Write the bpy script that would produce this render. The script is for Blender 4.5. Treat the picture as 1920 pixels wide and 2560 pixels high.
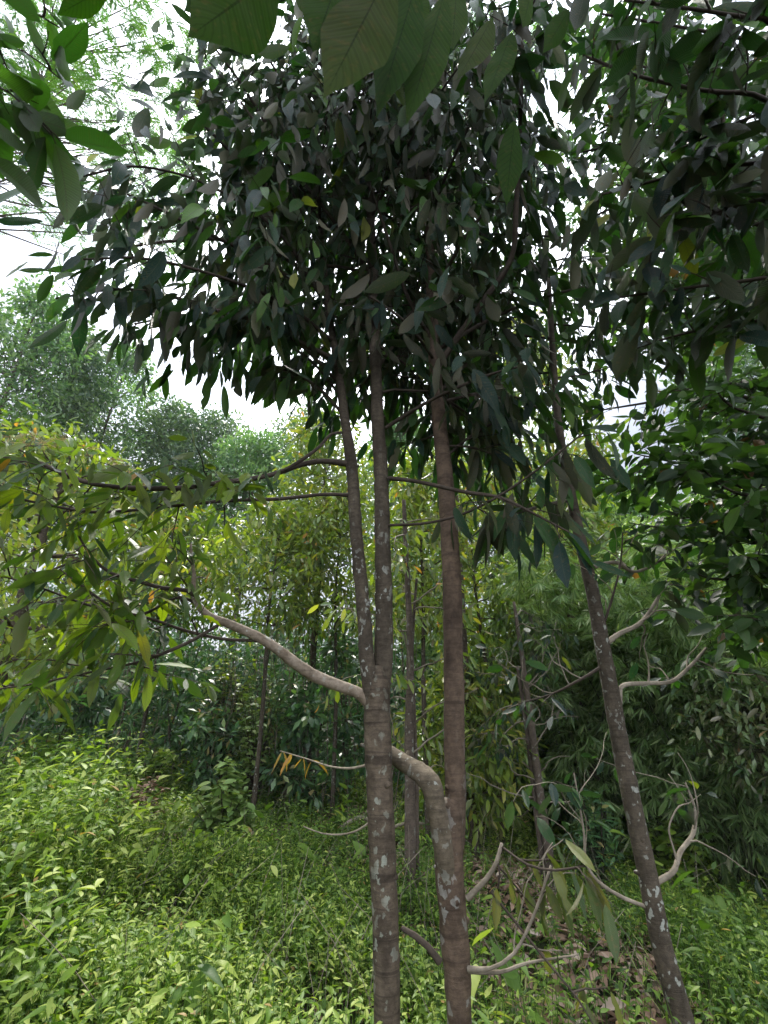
import bpy, math, random
import numpy as np
from mathutils import Vector

# ------------------------------------------------------------------ scene, camera, sky, sun
for o in list(bpy.data.objects): bpy.data.objects.remove(o)
S = bpy.context.scene
F, PITCH, CAMZ = 1150.0, math.radians(24), 1.6        # focal length in photo pixels, upward tilt, eye height
cam = bpy.data.cameras.new('camera'); co = bpy.data.objects.new('camera', cam); S.collection.objects.link(co)
co.location = (0, 0, CAMZ); co.rotation_euler = (math.radians(90) + PITCH, 0, 0)
cam.sensor_fit = 'VERTICAL'; cam.sensor_height = 36; cam.sensor_width = 27; cam.lens = 36 * F / 2560
cam.clip_start = .05; cam.clip_end = 2000
cam.dof.use_dof = True; cam.dof.focus_distance = 4.0; cam.dof.aperture_fstop = 4.5
S.camera = co

SUN_EL, SUN_AZ = 56.0, -6.0                            # elevation; azimuth from straight ahead, positive to the right
W = bpy.data.worlds.new('World'); S.world = W; W.use_nodes = True
wn, wl = W.node_tree.nodes, W.node_tree.links; wn.clear()
wo = wn.new('ShaderNodeOutputWorld'); bg = wn.new('ShaderNodeBackground'); wl.new(bg.outputs[0], wo.inputs[0])
sky = wn.new('ShaderNodeTexSky'); sky.sky_type = 'NISHITA'; sky.sun_disc = False
sky.sun_elevation = math.radians(SUN_EL); sky.sun_rotation = math.radians(SUN_AZ)
sky.air_density = 1.6; sky.dust_density = 4
tc = wn.new('ShaderNodeTexCoord')
noi = wn.new('ShaderNodeTexNoise'); noi.inputs['Scale'].default_value = 2.4; noi.inputs['Detail'].default_value = 5
noi.inputs['Roughness'].default_value = .5; noi.inputs['Distortion'].default_value = .5
wl.new(tc.outputs['Generated'], noi.inputs['Vector'])
cr = wn.new('ShaderNodeValToRGB'); wl.new(noi.outputs[0], cr.inputs[0])
cr.color_ramp.elements[0].position = .36; cr.color_ramp.elements[0].color = (3.5, 3.9, 4.8, 1)
cr.color_ramp.elements[1].position = .62; cr.color_ramp.elements[1].color = (6.9, 7.1, 7.7, 1)
# cloud glow round the veiled sun
dt = wn.new('ShaderNodeVectorMath'); dt.operation = 'DOT_PRODUCT'
wl.new(tc.outputs['Generated'], dt.inputs[0])
el, az = math.radians(SUN_EL), math.radians(SUN_AZ)
sd = Vector((math.sin(az) * math.cos(el), math.cos(az) * math.cos(el), math.sin(el)))
dt.inputs[1].default_value = sd
mr = wn.new('ShaderNodeMapRange'); mr.inputs['From Min'].default_value = .72; mr.inputs['From Max'].default_value = 1
mr.inputs['To Min'].default_value = 1; mr.inputs['To Max'].default_value = 4.2; mr.interpolation_type = 'SMOOTHERSTEP'
wl.new(dt.outputs['Value'], mr.inputs['Value'])
# cloud deck brighter overhead, with unseen glow added behind the camera to fill fronts
db = wn.new('ShaderNodeVectorMath'); db.operation = 'DOT_PRODUCT'; wl.new(tc.outputs['Generated'], db.inputs[0]); db.inputs[1].default_value = (.1, -.75, .65)
mb = wn.new('ShaderNodeMapRange'); mb.inputs['From Min'].default_value = -.15; mb.inputs['From Max'].default_value = .9
mb.inputs['To Min'].default_value = 0; mb.inputs['To Max'].default_value = 2.4; mb.interpolation_type = 'SMOOTHSTEP'; wl.new(db.outputs['Value'], mb.inputs['Value'])
sm = wn.new('ShaderNodeMath'); sm.operation = 'ADD'; wl.new(mr.outputs[0], sm.inputs[0]); wl.new(mb.outputs[0], sm.inputs[1])
mu = wn.new('ShaderNodeVectorMath'); mu.operation = 'SCALE'
wl.new(cr.outputs[0], mu.inputs[0]); wl.new(sm.outputs[0], mu.inputs['Scale'])
mx = wn.new('ShaderNodeMixRGB'); mx.inputs[0].default_value = .9
wl.new(sky.outputs[0], mx.inputs[1]); wl.new(mu.outputs[0], mx.inputs[2])
wl.new(mx.outputs[0], bg.inputs['Color']); bg.inputs['Strength'].default_value = .1

sun = bpy.data.lights.new('sun', 'SUN'); sun.energy = 4.2; sun.angle = math.radians(8); sun.color = (1, .95, .86)
so = bpy.data.objects.new('sun', sun); S.collection.objects.link(so)
so.rotation_euler = sd.to_track_quat('Z', 'Y').to_euler(); so.location = (0, 0, 40)

S.view_settings.view_transform = 'Standard'; S.view_settings.look = 'None'; S.view_settings.gamma = 1
S.view_settings.exposure = 0.75
S.render.engine = 'CYCLES'
cy = S.cycles; cy.max_bounces = 6; cy.diffuse_bounces = 3; cy.glossy_bounces = 2; cy.transmission_bounces = 3
cy.transparent_max_bounces = 4; cy.volume_bounces = 0; cy.caustics_reflective = False; cy.caustics_refractive = False
cy.use_denoising = True; cy.denoiser = 'OPENIMAGEDENOISE'; cy.use_adaptive_sampling = True; cy.adaptive_threshold = .02
cy.sample_clamp_indirect = 4

# ------------------------------------------------------------------ helpers
K = 1920 / 1659.0
def P(xd, yd, d):
    """world point seen at (xd, yd) of the 1659 x 2212 view, d metres ahead of the camera"""
    u = (xd * K - 960) / F; v = (1280 - yd * K) / F
    y = math.cos(PITCH) - v * math.sin(PITCH); z = math.sin(PITCH) + v * math.cos(PITCH)
    t = d / y
    return np.array((u * t, d, CAMZ + z * t))
def Rd(w, yd, d):
    v = (1280 - yd * K) / F
    return .5 * w * K / F * d / (math.cos(PITCH) - v * math.sin(PITCH))
def nrm(a): return a / np.maximum(np.linalg.norm(a, axis=-1, keepdims=True), 1e-9)
def smooth(a, b, x):
    t = np.clip((x - a) / (b - a), 0, 1); return t * t * (3 - 2 * t)
def ground(x, y):
    x = np.asarray(x, float); y = np.asarray(y, float)
    g = -.17 * np.maximum(x - .3, 0) * smooth(2, 7, y) + .065 * np.maximum(-x - .5, 0)
    g = np.where(x > 6, -.17 * 5.7 * smooth(2, 7, y), g)
    g += .05 * np.sin(x * 1.7 + y * .9) + .04 * np.sin(x * 3.1 - y * 2.3) + .03 * np.sin(y * 1.3)
    g += .35 * smooth(16, 60, y) * (y - 16) * .3
    return g

class Acc:
    def __init__(s): s.v = []; s.q = []; s.t = []; s.c = []; s.n = 0
    def add(s, v, q=None, t=None, c=None):
        v = np.asarray(v, np.float32).reshape(-1, 3)
        if q is not None and len(q): s.q.append(np.asarray(q, np.int32) + s.n)
        if t is not None and len(t): s.t.append(np.asarray(t, np.int32) + s.n)
        s.v.append(v); s.c.append(np.zeros((len(v), 4), np.float32) if c is None else np.asarray(c, np.float32)); s.n += len(v)
    def build(s, name, mat, parent=None, loc=None, smooth_=True, extra=None, mat2=None):
        nq0, nt0 = sum(len(a) for a in s.q), sum(len(a) for a in s.t)
        if extra is not None and extra.v:
            for a in extra.q: s.q.append(a + s.n)
            for a in extra.t: s.t.append(a + s.n)
            s.v += extra.v; s.c += extra.c; s.n += extra.n
        if not s.v: return None
        v = np.concatenate(s.v)
        if loc is not None: v = v - np.asarray(loc, np.float32)
        c = np.concatenate(s.c)
        q = np.concatenate(s.q) if s.q else np.zeros((0, 4), np.int32)
        t = np.concatenate(s.t) if s.t else np.zeros((0, 3), np.int32)
        me = bpy.data.meshes.new(name)
        me.vertices.add(len(v)); me.vertices.foreach_set('co', v.ravel())
        li = np.concatenate([q.ravel(), t.ravel()])
        me.loops.add(len(li)); me.loops.foreach_set('vertex_index', li)
        me.polygons.add(len(q) + len(t))
        ls = np.concatenate([np.arange(len(q)) * 4, len(q) * 4 + np.arange(len(t)) * 3])
        me.polygons.foreach_set('loop_start', ls.astype(np.int32))
        if smooth_: me.polygons.foreach_set('use_smooth', np.ones(len(q) + len(t), bool))
        at = me.attributes.new('leaf', 'FLOAT_COLOR', 'POINT'); at.data.foreach_set('color', c.ravel())
        me.materials.append(mat)
        if mat2 is not None:
            me.materials.append(mat2); mi = np.zeros(len(q) + len(t), np.int32); mi[nq0:len(q)] = 1; mi[len(q) + nt0:] = 1
            me.polygons.foreach_set('material_index', mi)
        me.update(calc_edges=True)
        o = bpy.data.objects.new(name, me); S.collection.objects.link(o)
        if parent is not None: o.parent = parent
        elif loc is not None: o.location = [float(a) for a in loc]
        return o

def leafprof(m, kind):
    v = np.linspace(0, 1, m + 2)[1:-1]
    if kind == 'durian': w = np.minimum(np.sin(np.pi * v) ** .55, (1 - v) * 3.2)
    elif kind == 'broad': w = np.sin(np.pi * v ** .85) ** .75
    elif kind == 'lance': w = np.sin(np.pi * v ** .7) ** 1.1
    elif kind == 'near': w = np.sin(np.pi * v) ** .6 * np.minimum(1, (1 - v) * 2.2) ** .6
    else: w = np.sin(np.pi * v) ** .8
    return v, w
def leaves(acc, base, D, N, L, Wd, rng, lod=1, kind='durian', curl=.18, fold=.25, bites=0.0, rnd=None):
    """many leaves at once: base (n,3), axis D, normal N, length L, width Wd"""
    n = len(base)
    if n == 0: return
    m = {-1: 24, 0: 7, 1: 3, 2: 1}[lod]
    v, w = leafprof(m, kind)
    D = nrm(np.asarray(D, float)); X = nrm(np.cross(D, N)); N = np.cross(X, D)
    L = np.broadcast_to(L, n).astype(float); Wd = np.broadcast_to(Wd, n).astype(float)
    cu = (curl * rng.uniform(-.3, 1.8, n)); fo = fold * rng.uniform(.3, 1.5, n)
    tw = rng.uniform(-.5, .5, n)
    vs = np.concatenate([[0], np.repeat(v, 3), [1]]); us = np.concatenate([[0], np.tile([-1, 0, 1], m), [0]])
    wsd = np.concatenate([[0], np.repeat(w, 3), [0]])
    wid = np.tile(wsd, (n, 1))
    if bites > 0:
        b = rng.random((n, len(vs))) < bites; wid = np.where(b, wid * rng.uniform(.35, .8, wid.shape), wid)
    hw = .5 * Wd[:, None] * wid
    ang = tw[:, None] * vs[None]
    Xr = X[:, None] * np.cos(ang)[..., None] + N[:, None] * np.sin(ang)[..., None]
    Nr = N[:, None] * np.cos(ang)[..., None] - X[:, None] * np.sin(ang)[..., None]
    off = fo[:, None] * np.abs(us)[None] * hw + (.05 * hw * np.sin(vs * 23 + rng.uniform(0, 6, n)[:, None]) * np.abs(us) if lod <= 0 else 0)
    pos = (base[:, None] + D[:, None] * (vs[None] * L[:, None])[..., None] + Xr * (us[None] * hw)[..., None]
           + Nr * off[..., None] - N[:, None] * (cu[:, None] * L[:, None] * vs[None] ** 2)[..., None])
    nv = len(vs)
    T = []; Q = []
    T += [(0, 2, 1), (0, 3, 2)]
    for i in range(m - 1):
        a = 1 + 3 * i; b = a + 3
        Q += [(a, a + 1, b + 1, b), (a + 1, a + 2, b + 2, b + 1)]
    a = 1 + 3 * (m - 1); T += [(a, a + 1, nv - 1), (a + 1, a + 2, nv - 1)]
    offs = (np.arange(n) * nv)[:, None, None]
    r = rng.random(n) if rnd is None else rnd
    c = np.empty((n, nv, 4), np.float32); c[..., 0] = r[:, None]; c[..., 1] = .5 + .5 * us[None]; c[..., 2] = vs[None]; c[..., 3] = rng.random(n)[:, None]
    acc.add(pos.reshape(-1, 3), (np.array(Q)[None] + offs).reshape(-1, 4) if Q else None, (np.array(T)[None] + offs).reshape(-1, 3), c.reshape(-1, 4))

def spline(pts, rad, step):
    pts = np.asarray(pts, float); rad = np.asarray(rad, float)
    if len(rad) != len(pts): rad = np.interp(np.linspace(0, 1, len(pts)), np.linspace(0, 1, len(rad)), rad)
    out = []; ro = []
    p = np.vstack([2 * pts[0] - pts[1], pts, 2 * pts[-1] - pts[-2]])
    for i in range(len(pts) - 1):
        k = max(1, int(np.linalg.norm(pts[i + 1] - pts[i]) / step))
        t = (np.arange(k) / k)[:, None]
        a, b, c, d = p[i:i + 4]
        out.append(.5 * (2 * b + (c - a) * t + (2 * a - 5 * b + 4 * c - d) * t ** 2 + (3 * b - a - 3 * c + d) * t ** 3))
        ro.append(rad[i] + (rad[i + 1] - rad[i]) * t[:, 0])
    out.append(pts[-1:]); ro.append(rad[-1:])
    return np.vstack(out), np.concatenate(ro)

def tube(acc, pts, rad, step=.05, sides=8, rough=0.0, rng=None, cap=True):
    c, r = spline(pts, rad, step)
    n = len(c); T = nrm(np.gradient(c, axis=0))
    ref = np.array((0, 1, 0)) if abs(T[0][1]) < .8 else np.array((1, 0, 0))
    U = np.empty_like(c); u = nrm(np.cross(T[0], ref))
    for i in range(n):
        u = u - T[i] * np.dot(u, T[i]); u = u / max(np.linalg.norm(u), 1e-9); U[i] = u
    V = np.cross(T, U)
    th = np.arange(sides) / sides * 2 * np.pi
    rr = r[:, None] * np.ones(sides)
    if rough > 0:
        nz = rng.normal(0, 1, (n, sides)); nz = (nz + np.roll(nz, 1, 1) + np.roll(nz, -1, 1)) / 1.7
        ring = rng.normal(0, 1, (n, 1)); rr = rr * (1 + rough * nz * .6 + rough * ring * .6)
        lump = sum(np.sin(np.arange(n)[:, None] * step * k + ph + th * j) for k, ph, j in ((9, 1, 1), (17, 3, 2), (31, 5, 1)))
        rr = rr * (1 + rough * .5 * lump)
    pos = c[:, None] + rr[..., None] * (U[:, None] * np.cos(th)[None, :, None] + V[:, None] * np.sin(th)[None, :, None])
    i = np.arange(n - 1)[:, None] * sides; j = np.arange(sides)[None]; k = (j + 1) % sides
    q = np.stack([i + j, i + k, i + sides + k, i + sides + j], -1).reshape(-1, 4)
    v = pos.reshape(-1, 3)
    s = np.zeros((len(v), 4)); s[:, 0] = .5
    t = None
    if cap:
        v = np.vstack([v, c[-1] + T[-1] * r[-1] * .3]); s = np.vstack([s, s[-1:]])
        t = [((n - 1) * sides + a, (n - 1) * sides + (a + 1) % sides, len(v) - 1) for a in range(sides)]
    acc.add(v, q, t, s)
    return c, r

def empty(name, loc):
    o = bpy.data.objects.new(name, None); S.collection.objects.link(o); o.location = [float(a) for a in loc]
    o.empty_display_size = .3; return o
def tag(o, label=None, cat=None, group=None, kind=None):
    if label: o['label'] = label
    if cat: o['category'] = cat
    if group: o['group'] = group
    if kind: o['kind'] = kind
    return o
def copy_tree(o, loc, rz, sc, label):
    c = o.copy(); S.collection.objects.link(c); c.location = [float(a) for a in loc]; c.rotation_euler = (0, 0, rz); c.scale = (sc, sc, sc)
    c['label'] = label
    for ch in o.children:
        d = ch.copy(); S.collection.objects.link(d); d.parent = c
    return c

# ------------------------------------------------------------------ materials
def srgb(h):
    h = h.lstrip('#'); c = [int(h[i:i + 2], 16) / 255 for i in (0, 2, 4)]
    return tuple(((a + .055) / 1.055) ** 2.4 if a > .04 else a / 12.92 for a in c) + (1,)
def ramp(nt, src, stops):
    r = nt.nodes.new('ShaderNodeValToRGB'); e = r.color_ramp.elements
    while len(e) < len(stops): e.new(.5)
    for i, (p, c) in enumerate(stops): e[i].position = p; e[i].color = c if len(c) == 4 else tuple(c) + (1,)
    nt.links.new(src, r.inputs[0]); return r.outputs[0]
def math_(nt, op, a, b=None, c=None):
    m = nt.nodes.new('ShaderNodeMath'); m.operation = op
    for i, x in enumerate((a, b, c)):
        if x is None: continue
        if isinstance(x, (int, float)): m.inputs[i].default_value = x
        else: nt.links.new(x, m.inputs[i])
    return m.outputs[0]
def mixc(nt, f, a, b, mode='MIX'):
    m = nt.nodes.new('ShaderNodeMixRGB'); m.blend_type = mode
    for i, x in enumerate((f, a, b)):
        if isinstance(x, (int, float, tuple)): m.inputs[i].default_value = x
        else: nt.links.new(x, m.inputs[i])
    return m.outputs[0]
def leaf_mat(name, top, under=None, trans=.35, tint=(1.5, 1.7, .5), rough=.42, spec=.4, veins=0.0, spots=0.0, mid=.03, midc=(.14, .18, .06, 1)):
    m = bpy.data.materials.new(name); m.use_nodes = True; nt = m.node_tree; nt.nodes.clear(); L = nt.links.new
    out = nt.nodes.new('ShaderNodeOutputMaterial'); at = nt.nodes.new('ShaderNodeAttribute'); at.attribute_name = 'leaf'
    sep = nt.nodes.new('ShaderNodeSeparateColor'); L(at.outputs['Color'], sep.inputs[0])
    r, u, v = sep.outputs[0], sep.outputs[1], sep.outputs[2]
    col = ramp(nt, r, top)
    if under:
        geo = nt.nodes.new('ShaderNodeNewGeometry'); cu = ramp(nt, at.outputs['Alpha'], under)
        colr = mixc(nt, geo.outputs['Backfacing'], col, cu)
    else: colr = col
    au = math_(nt, 'ABSOLUTE', math_(nt, 'SUBTRACT', u, .5))
    hgt = None
    if veins > 0:
        md = math_(nt, 'LESS_THAN', au, mid)
        colr = mixc(nt, math_(nt, 'MULTIPLY', md, .55), colr, midc)
        sv = math_(nt, 'POWER', math_(nt, 'ABSOLUTE', math_(nt, 'SINE', math_(nt, 'MULTIPLY', math_(nt, 'SUBTRACT', v, math_(nt, 'MULTIPLY', au, .25)), 44.0))), 14.0)
        colr = mixc(nt, math_(nt, 'MULTIPLY', sv, .22), colr, midc)
        ph = math_(nt, 'MULTIPLY', math_(nt, 'SUBTRACT', v, math_(nt, 'MULTIPLY', au, .25)), 88.0)
        hgt = math_(nt, 'POWER', math_(nt, 'ABSOLUTE', math_(nt, 'SINE', ph)), 6.0)
    if spots > 0:
        tcn = nt.nodes.new('ShaderNodeTexCoord'); ns = nt.nodes.new('ShaderNodeTexNoise'); ns.inputs['Scale'].default_value = 60; ns.inputs['Detail'].default_value = 2
        L(tcn.outputs['Object'], ns.inputs['Vector'])
        k = ramp(nt, ns.outputs[0], [(.6, (0, 0, 0, 1)), (.68, (1, 1, 1, 1))])
        colr = mixc(nt, math_(nt, 'MULTIPLY', k, spots), colr, (.14, .09, .03, 1))
    pr = nt.nodes.new('ShaderNodeBsdfPrincipled'); L(colr, pr.inputs['Base Color'])
    pr.inputs['Roughness'].default_value = rough; pr.inputs['Specular IOR Level'].default_value = spec
    if hgt is not None:
        bp = nt.nodes.new('ShaderNodeBump'); bp.inputs['Strength'].default_value = veins; bp.inputs['Distance'].default_value = .0015
        L(hgt, bp.inputs['Height']); L(bp.outputs[0], pr.inputs['Normal'])
    colt = mixc(nt, math_(nt, 'MAXIMUM', math_(nt, 'MULTIPLY', md, .7), math_(nt, 'MULTIPLY', sv, .35)), col, tuple(.35 * c for c in top[0][1][:3]) + (1,)) if veins > 0 else col
    tr = nt.nodes.new('ShaderNodeBsdfTranslucent'); tcol = mixc(nt, 1.0, colt, tuple(tint) + (1,), 'MULTIPLY'); L(tcol, tr.inputs['Color'])
    mx = nt.nodes.new('ShaderNodeMixShader'); mx.inputs[0].default_value = trans
    L(pr.outputs[0], mx.inputs[1]); L(tr.outputs[0], mx.inputs[2]); L(mx.outputs[0], out.inputs[0])
    return m
def bark_mat(name, dark, light, lichen=.0, lic_col=(.42, .44, .38, 1), scale=1.0, zfade=None, ring=.5, bump=.5):
    m = bpy.data.materials.new(name); m.use_nodes = True; nt = m.node_tree; L = nt.links.new
    pr = nt.nodes['Principled BSDF']; pr.inputs['Roughness'].default_value = .85; pr.inputs['Specular IOR Level'].default_value = .2
    tc = nt.nodes.new('ShaderNodeTexCoord')
    def noise(sc, det, vec, w=0, ro=.65):
        mp = nt.nodes.new('ShaderNodeMapping'); mp.inputs['Scale'].default_value = vec; mp.inputs['Location'].default_value = (w, w, w)
        L(tc.outputs['Object'], mp.inputs[0]); n = nt.nodes.new('ShaderNodeTexNoise'); n.inputs['Scale'].default_value = sc * scale
        n.inputs['Detail'].default_value = det; n.inputs['Roughness'].default_value = ro; L(mp.outputs[0], n.inputs['Vector']); return n.outputs[0]
    a = noise(9, 6, (1, 1, .5)); b = noise(30, 6, (1, 1, 1.5), 3, .7)
    base = ramp(nt, a, [(.3, dark), (.72, light)])
    base = mixc(nt, math_(nt, 'MULTIPLY', ramp(nt, b, [(.42, (0, 0, 0, 1)), (.62, (1, 1, 1, 1))]), .45), base, tuple(.45 * c for c in dark[:3]) + (1,))
    rg = noise(5, 3, (.3, .3, 7), 9)
    base = mixc(nt, math_(nt, 'MULTIPLY', ramp(nt, rg, [(.56, (0, 0, 0, 1)), (.63, (1, 1, 1, 1))]), ring), base, tuple(.4 * c for c in dark[:3]) + (1,))
    if lichen > 0:
        mp = nt.nodes.new('ShaderNodeMapping'); mp.inputs['Scale'].default_value = (1, 1, .75); L(tc.outputs['Object'], mp.inputs[0])
        wv = nt.nodes.new('ShaderNodeTexNoise'); wv.inputs['Scale'].default_value = 25; L(mp.outputs[0], wv.inputs['Vector'])
        ad = nt.nodes.new('ShaderNodeMixRGB'); ad.blend_type = 'LINEAR_LIGHT'; ad.inputs[0].default_value = .04; L(mp.outputs[0], ad.inputs[1]); L(wv.outputs['Color'], ad.inputs[2])
        vo = nt.nodes.new('ShaderNodeTexVoronoi'); vo.inputs['Scale'].default_value = 27 * scale; L(ad.outputs[0], vo.inputs['Vector'])
        sp = nt.nodes.new('ShaderNodeSeparateColor'); L(vo.outputs['Color'], sp.inputs[0])
        size = math_(nt, 'MULTIPLY', math_(nt, 'MAXIMUM', math_(nt, 'SUBTRACT', sp.outputs[0], 1 - lichen), 0.0), .55 / max(lichen, .01))
        rawp = math_(nt, 'MULTIPLY', math_(nt, 'SUBTRACT', size, math_(nt, 'MULTIPLY', vo.outputs['Distance'], math_(nt, 'ADD', noise(80, 3, (1, 1, 1), 2), .5))), 14.0)
        patch = math_(nt, 'MINIMUM', math_(nt, 'MAXIMUM', rawp, 0.0), .8)
        big = ramp(nt, noise(4.2, 4, (1, 1, .6), 21), [(.5, (0, 0, 0, 1)), (.6, (1, 1, 1, 1))])
        lc = mixc(nt, noise(60, 3, (1, 1, 1), 5), lic_col, tuple(.5 * c for c in lic_col[:3]) + (1,))
        k = math_(nt, 'MULTIPLY', patch, math_(nt, 'ADD', math_(nt, 'MULTIPLY', big, .55), .35))
        if zfade:
            sz = nt.nodes.new('ShaderNodeSeparateXYZ'); L(tc.outputs['Object'], sz.inputs[0])
            mr = nt.nodes.new('ShaderNodeMapRange'); L(sz.outputs[2], mr.inputs[0])
            mr.inputs[1].default_value = zfade[0]; mr.inputs[2].default_value = zfade[1]; mr.inputs[3].default_value = 1; mr.inputs[4].default_value = .0
            k = math_(nt, 'MULTIPLY', k, mr.outputs[0])
        base = mixc(nt, k, base, lc)
    L(base, pr.inputs['Base Color'])
    bp = nt.nodes.new('ShaderNodeBump'); bp.inputs['Strength'].default_value = bump; bp.inputs['Distance'].default_value = .006
    L(math_(nt, 'ADD', b, rg), bp.inputs['Height']); L(bp.outputs[0], pr.inputs['Normal'])
    return m

M = {}
M['durian'] = leaf_mat('durian_leaf', [(0, (.008, .026, .024)), (.5, (.014, .042, .018)), (.9, (.025, .07, .016)), (.96, (.07, .14, .025)), (1, (.16, .17, .03))],
    under=[(0, (.022, .028, .012)), (.5, (.040, .042, .022)), (.8, (.075, .068, .045)), (.95, (.15, .13, .09)), (1, (.04, .08, .03))], trans=.24, tint=(2.2, 2.8, .5), rough=.42, spec=.2, veins=1.0, spots=.4, mid=.02, midc=(.09, .10, .055, 1))
M['green_durian'] = leaf_mat('durian_leaf_green', [(0, (.012, .04, .02)), (.3, (.035, .08, .012)), (.6, (.07, .13, .012)), (.93, (.12, .19, .016)), (.985, (.2, .18, .02)), (1, (.25, .14, .03))],
    under=[(0, (.04, .065, .016)), (.5, (.07, .095, .024)), (.9, (.11, .12, .04)), (1, (.22, .21, .17))], trans=.48, tint=(1.8, 1.65, .3), rough=.4, spec=.3, veins=.5, spots=.5)
M['olive'] = leaf_mat('durian_leaf_olive', [(0, (.04, .085, .016)), (.4, (.12, .20, .028)), (.9, (.25, .32, .05)), (.985, (.36, .34, .08)), (1, (.42, .22, .06))],
    under=[(0, (.10, .13, .045)), (.7, (.19, .21, .08)), (1, (.30, .24, .13))], trans=.45, tint=(1.4, 1.4, .4), rough=.33, spec=.6)
M['silver'] = leaf_mat('durian_leaf_painted_sheen', [(0, (.05, .11, .04)), (.6, (.15, .22, .08)), (.97, (.30, .32, .17)), (1, (.3, .2, .1))],  # pale highlights of the glossy leaves are partly put into these colours
    under=[(0, (.10, .11, .06)), (.7, (.2, .19, .12)), (1, (.3, .27, .2))], trans=.34, tint=(1.5, 1.5, .5), rough=.3, spec=.7)
M['broad'] = leaf_mat('broad_leaf', [(0, (.012, .035, .014)), (.6, (.03, .07, .02)), (.95, (.06, .12, .028)), (1, (.12, .06, .03))],
    trans=.42, tint=(1.9, 2.1, .6), rough=.42, spec=.4, veins=.4)
M['corner'] = leaf_mat('corner_leaf', [(0, (.02, .06, .015)), (.6, (.04, .10, .02)), (1, (.07, .14, .03))],
    under=[(0, (.04, .07, .03)), (1, (.09, .12, .06))], trans=.4, tint=(1.6, 2.0, .5), rough=.45, spec=.3, veins=.4, spots=.3)
M['near'] = leaf_mat('near_leaf', [(0, (.012, .045, .004)), (.6, (.02, .065, .006)), (1, (.035, .085, .01))],
    under=[(0, (.018, .042, .006)), (.7, (.028, .055, .008)), (1, (.05, .06, .02))], trans=.5, tint=(1.5, 1.8, .4), rough=.8, spec=0.05, veins=.3, spots=.3, mid=.014, midc=(.008, .018, .004, 1))
M['hanging'] = leaf_mat('hanging_leaf', [(0, (.03, .06, .02)), (.6, (.06, .09, .015)), (.96, (.11, .12, .02)), (1, (.3, .13, .03))],
    under=[(0, (.06, .07, .02)), (1, (.10, .10, .04))], trans=.35, tint=(1.6, 1.5, .3), rough=.45, veins=.5, spots=.5)
M['far'] = leaf_mat('far_leaf', [(0, (.05, .12, .05)), (.5, (.12, .23, .08)), (1, (.24, .36, .12))], trans=.38, tint=(1.2, 1.35, .7), rough=.4, spec=.6)
M['fardark'] = leaf_mat('far_leaf_dark', [(0, (.035, .08, .045)), (.6, (.09, .155, .07)), (1, (.18, .25, .10))], trans=.34, tint=(1.2, 1.4, .7), rough=.4, spec=.6)
M['feather'] = leaf_mat('feather_leaf', [(0, (.05, .11, .045)), (.6, (.08, .19, .04)), (1, (.16, .28, .05))], trans=.45, tint=(1.3, 1.5, .5), rough=.5)
M['herb'] = leaf_mat('undergrowth_leaf', [(0, (.035, .085, .016)), (.4, (.105, .19, .025)), (.8, (.21, .30, .045)), (.985, (.35, .41, .10)), (1, (.32, .22, .08))],
    trans=.42, tint=(1.2, 1.3, .45), rough=.5, spec=.3)
M['grass'] = leaf_mat('grass_leaf', [(0, (.09, .16, .03)), (.6, (.18, .28, .05)), (1, (.38, .40, .16))], trans=.4, tint=(1.2, 1.25, .5), rough=.45)
M['shade'] = leaf_mat('understory_leaf', [(0, (.025, .07, .03)), (.55, (.07, .16, .06)), (.92, (.16, .27, .1)), (1, (.34, .28, .12))], trans=.32, tint=(1.3, 1.5, .6), rough=.35, spec=.7)
M['bamboo'] = leaf_mat('bamboo_leaf', [(0, (.08, .16, .05)), (.5, (.20, .32, .11)), (1, (.44, .52, .25))], trans=.48, tint=(1.1, 1.15, .5), rough=.36, spec=.6)
M['pale'] = leaf_mat('pale_leaf', [(0, (.10, .18, .05)), (.6, (.17, .26, .07)), (1, (.28, .33, .12))], trans=.35, tint=(1.2, 1.3, .5), rough=.45)
M['litter'] = leaf_mat('dead_leaf', [(0, (.12, .07, .045)), (.5, (.23, .15, .10)), (.85, (.36, .26, .19)), (1, (.46, .38, .31))], trans=.08, tint=(1, .8, .5), rough=.7, spec=.2)
M['yellow'] = leaf_mat('yellow_leaf', [(0, (.22, .15, .03)), (.6, (.33, .22, .045)), (1, (.30, .13, .03))], trans=.35, tint=(1.2, 1.1, .4), rough=.5)
M['straw'] = leaf_mat('straw_flower', [(0, (.3, .22, .08)), (.6, (.45, .34, .14)), (1, (.5, .42, .22))], trans=.3, tint=(1, 1, .8), rough=.7, spec=.1)
M['trunk_a'] = bark_mat('bark_lichen', (.026, .019, .012, 1), (.135, .105, .072, 1), lichen=.8, zfade=(1.3, 2.1), ring=.5, bump=1.0, lic_col=(.36, .39, .31, 1), scale=.9)
M['trunk_b'] = bark_mat('bark_brown', (.034, .023, .015, 1), (.145, .102, .068, 1), lichen=.82, zfade=(.95, 1.5), ring=.35, lic_col=(.46, .48, .43, 1), bump=1.0, scale=.8)
M['trunk_c'] = bark_mat('bark_speckled', (.03, .024, .016, 1), (.10, .08, .056, 1), lichen=.6, zfade=(2.0, 3.2), ring=.3, bump=1.0, scale=1.2)
M['limb'] = bark_mat('bark_pale_limb', (.12, .09, .06, 1), (.30, .25, .19, 1), lichen=.35, scale=1.4, ring=.3)
M['elbow'] = bark_mat('bark_elbow', (.045, .036, .022, 1), (.155, .125, .085, 1), lichen=.5, scale=1.0, ring=.3, bump=1.0)
M['twig'] = bark_mat('bark_twig', (.03, .022, .016, 1), (.07, .055, .04, 1), ring=.2, bump=.2)
M['paletwig'] = bark_mat('bark_pale_twig', (.12, .10, .07, 1), (.30, .26, .2, 1), ring=.2, bump=.2)
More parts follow.
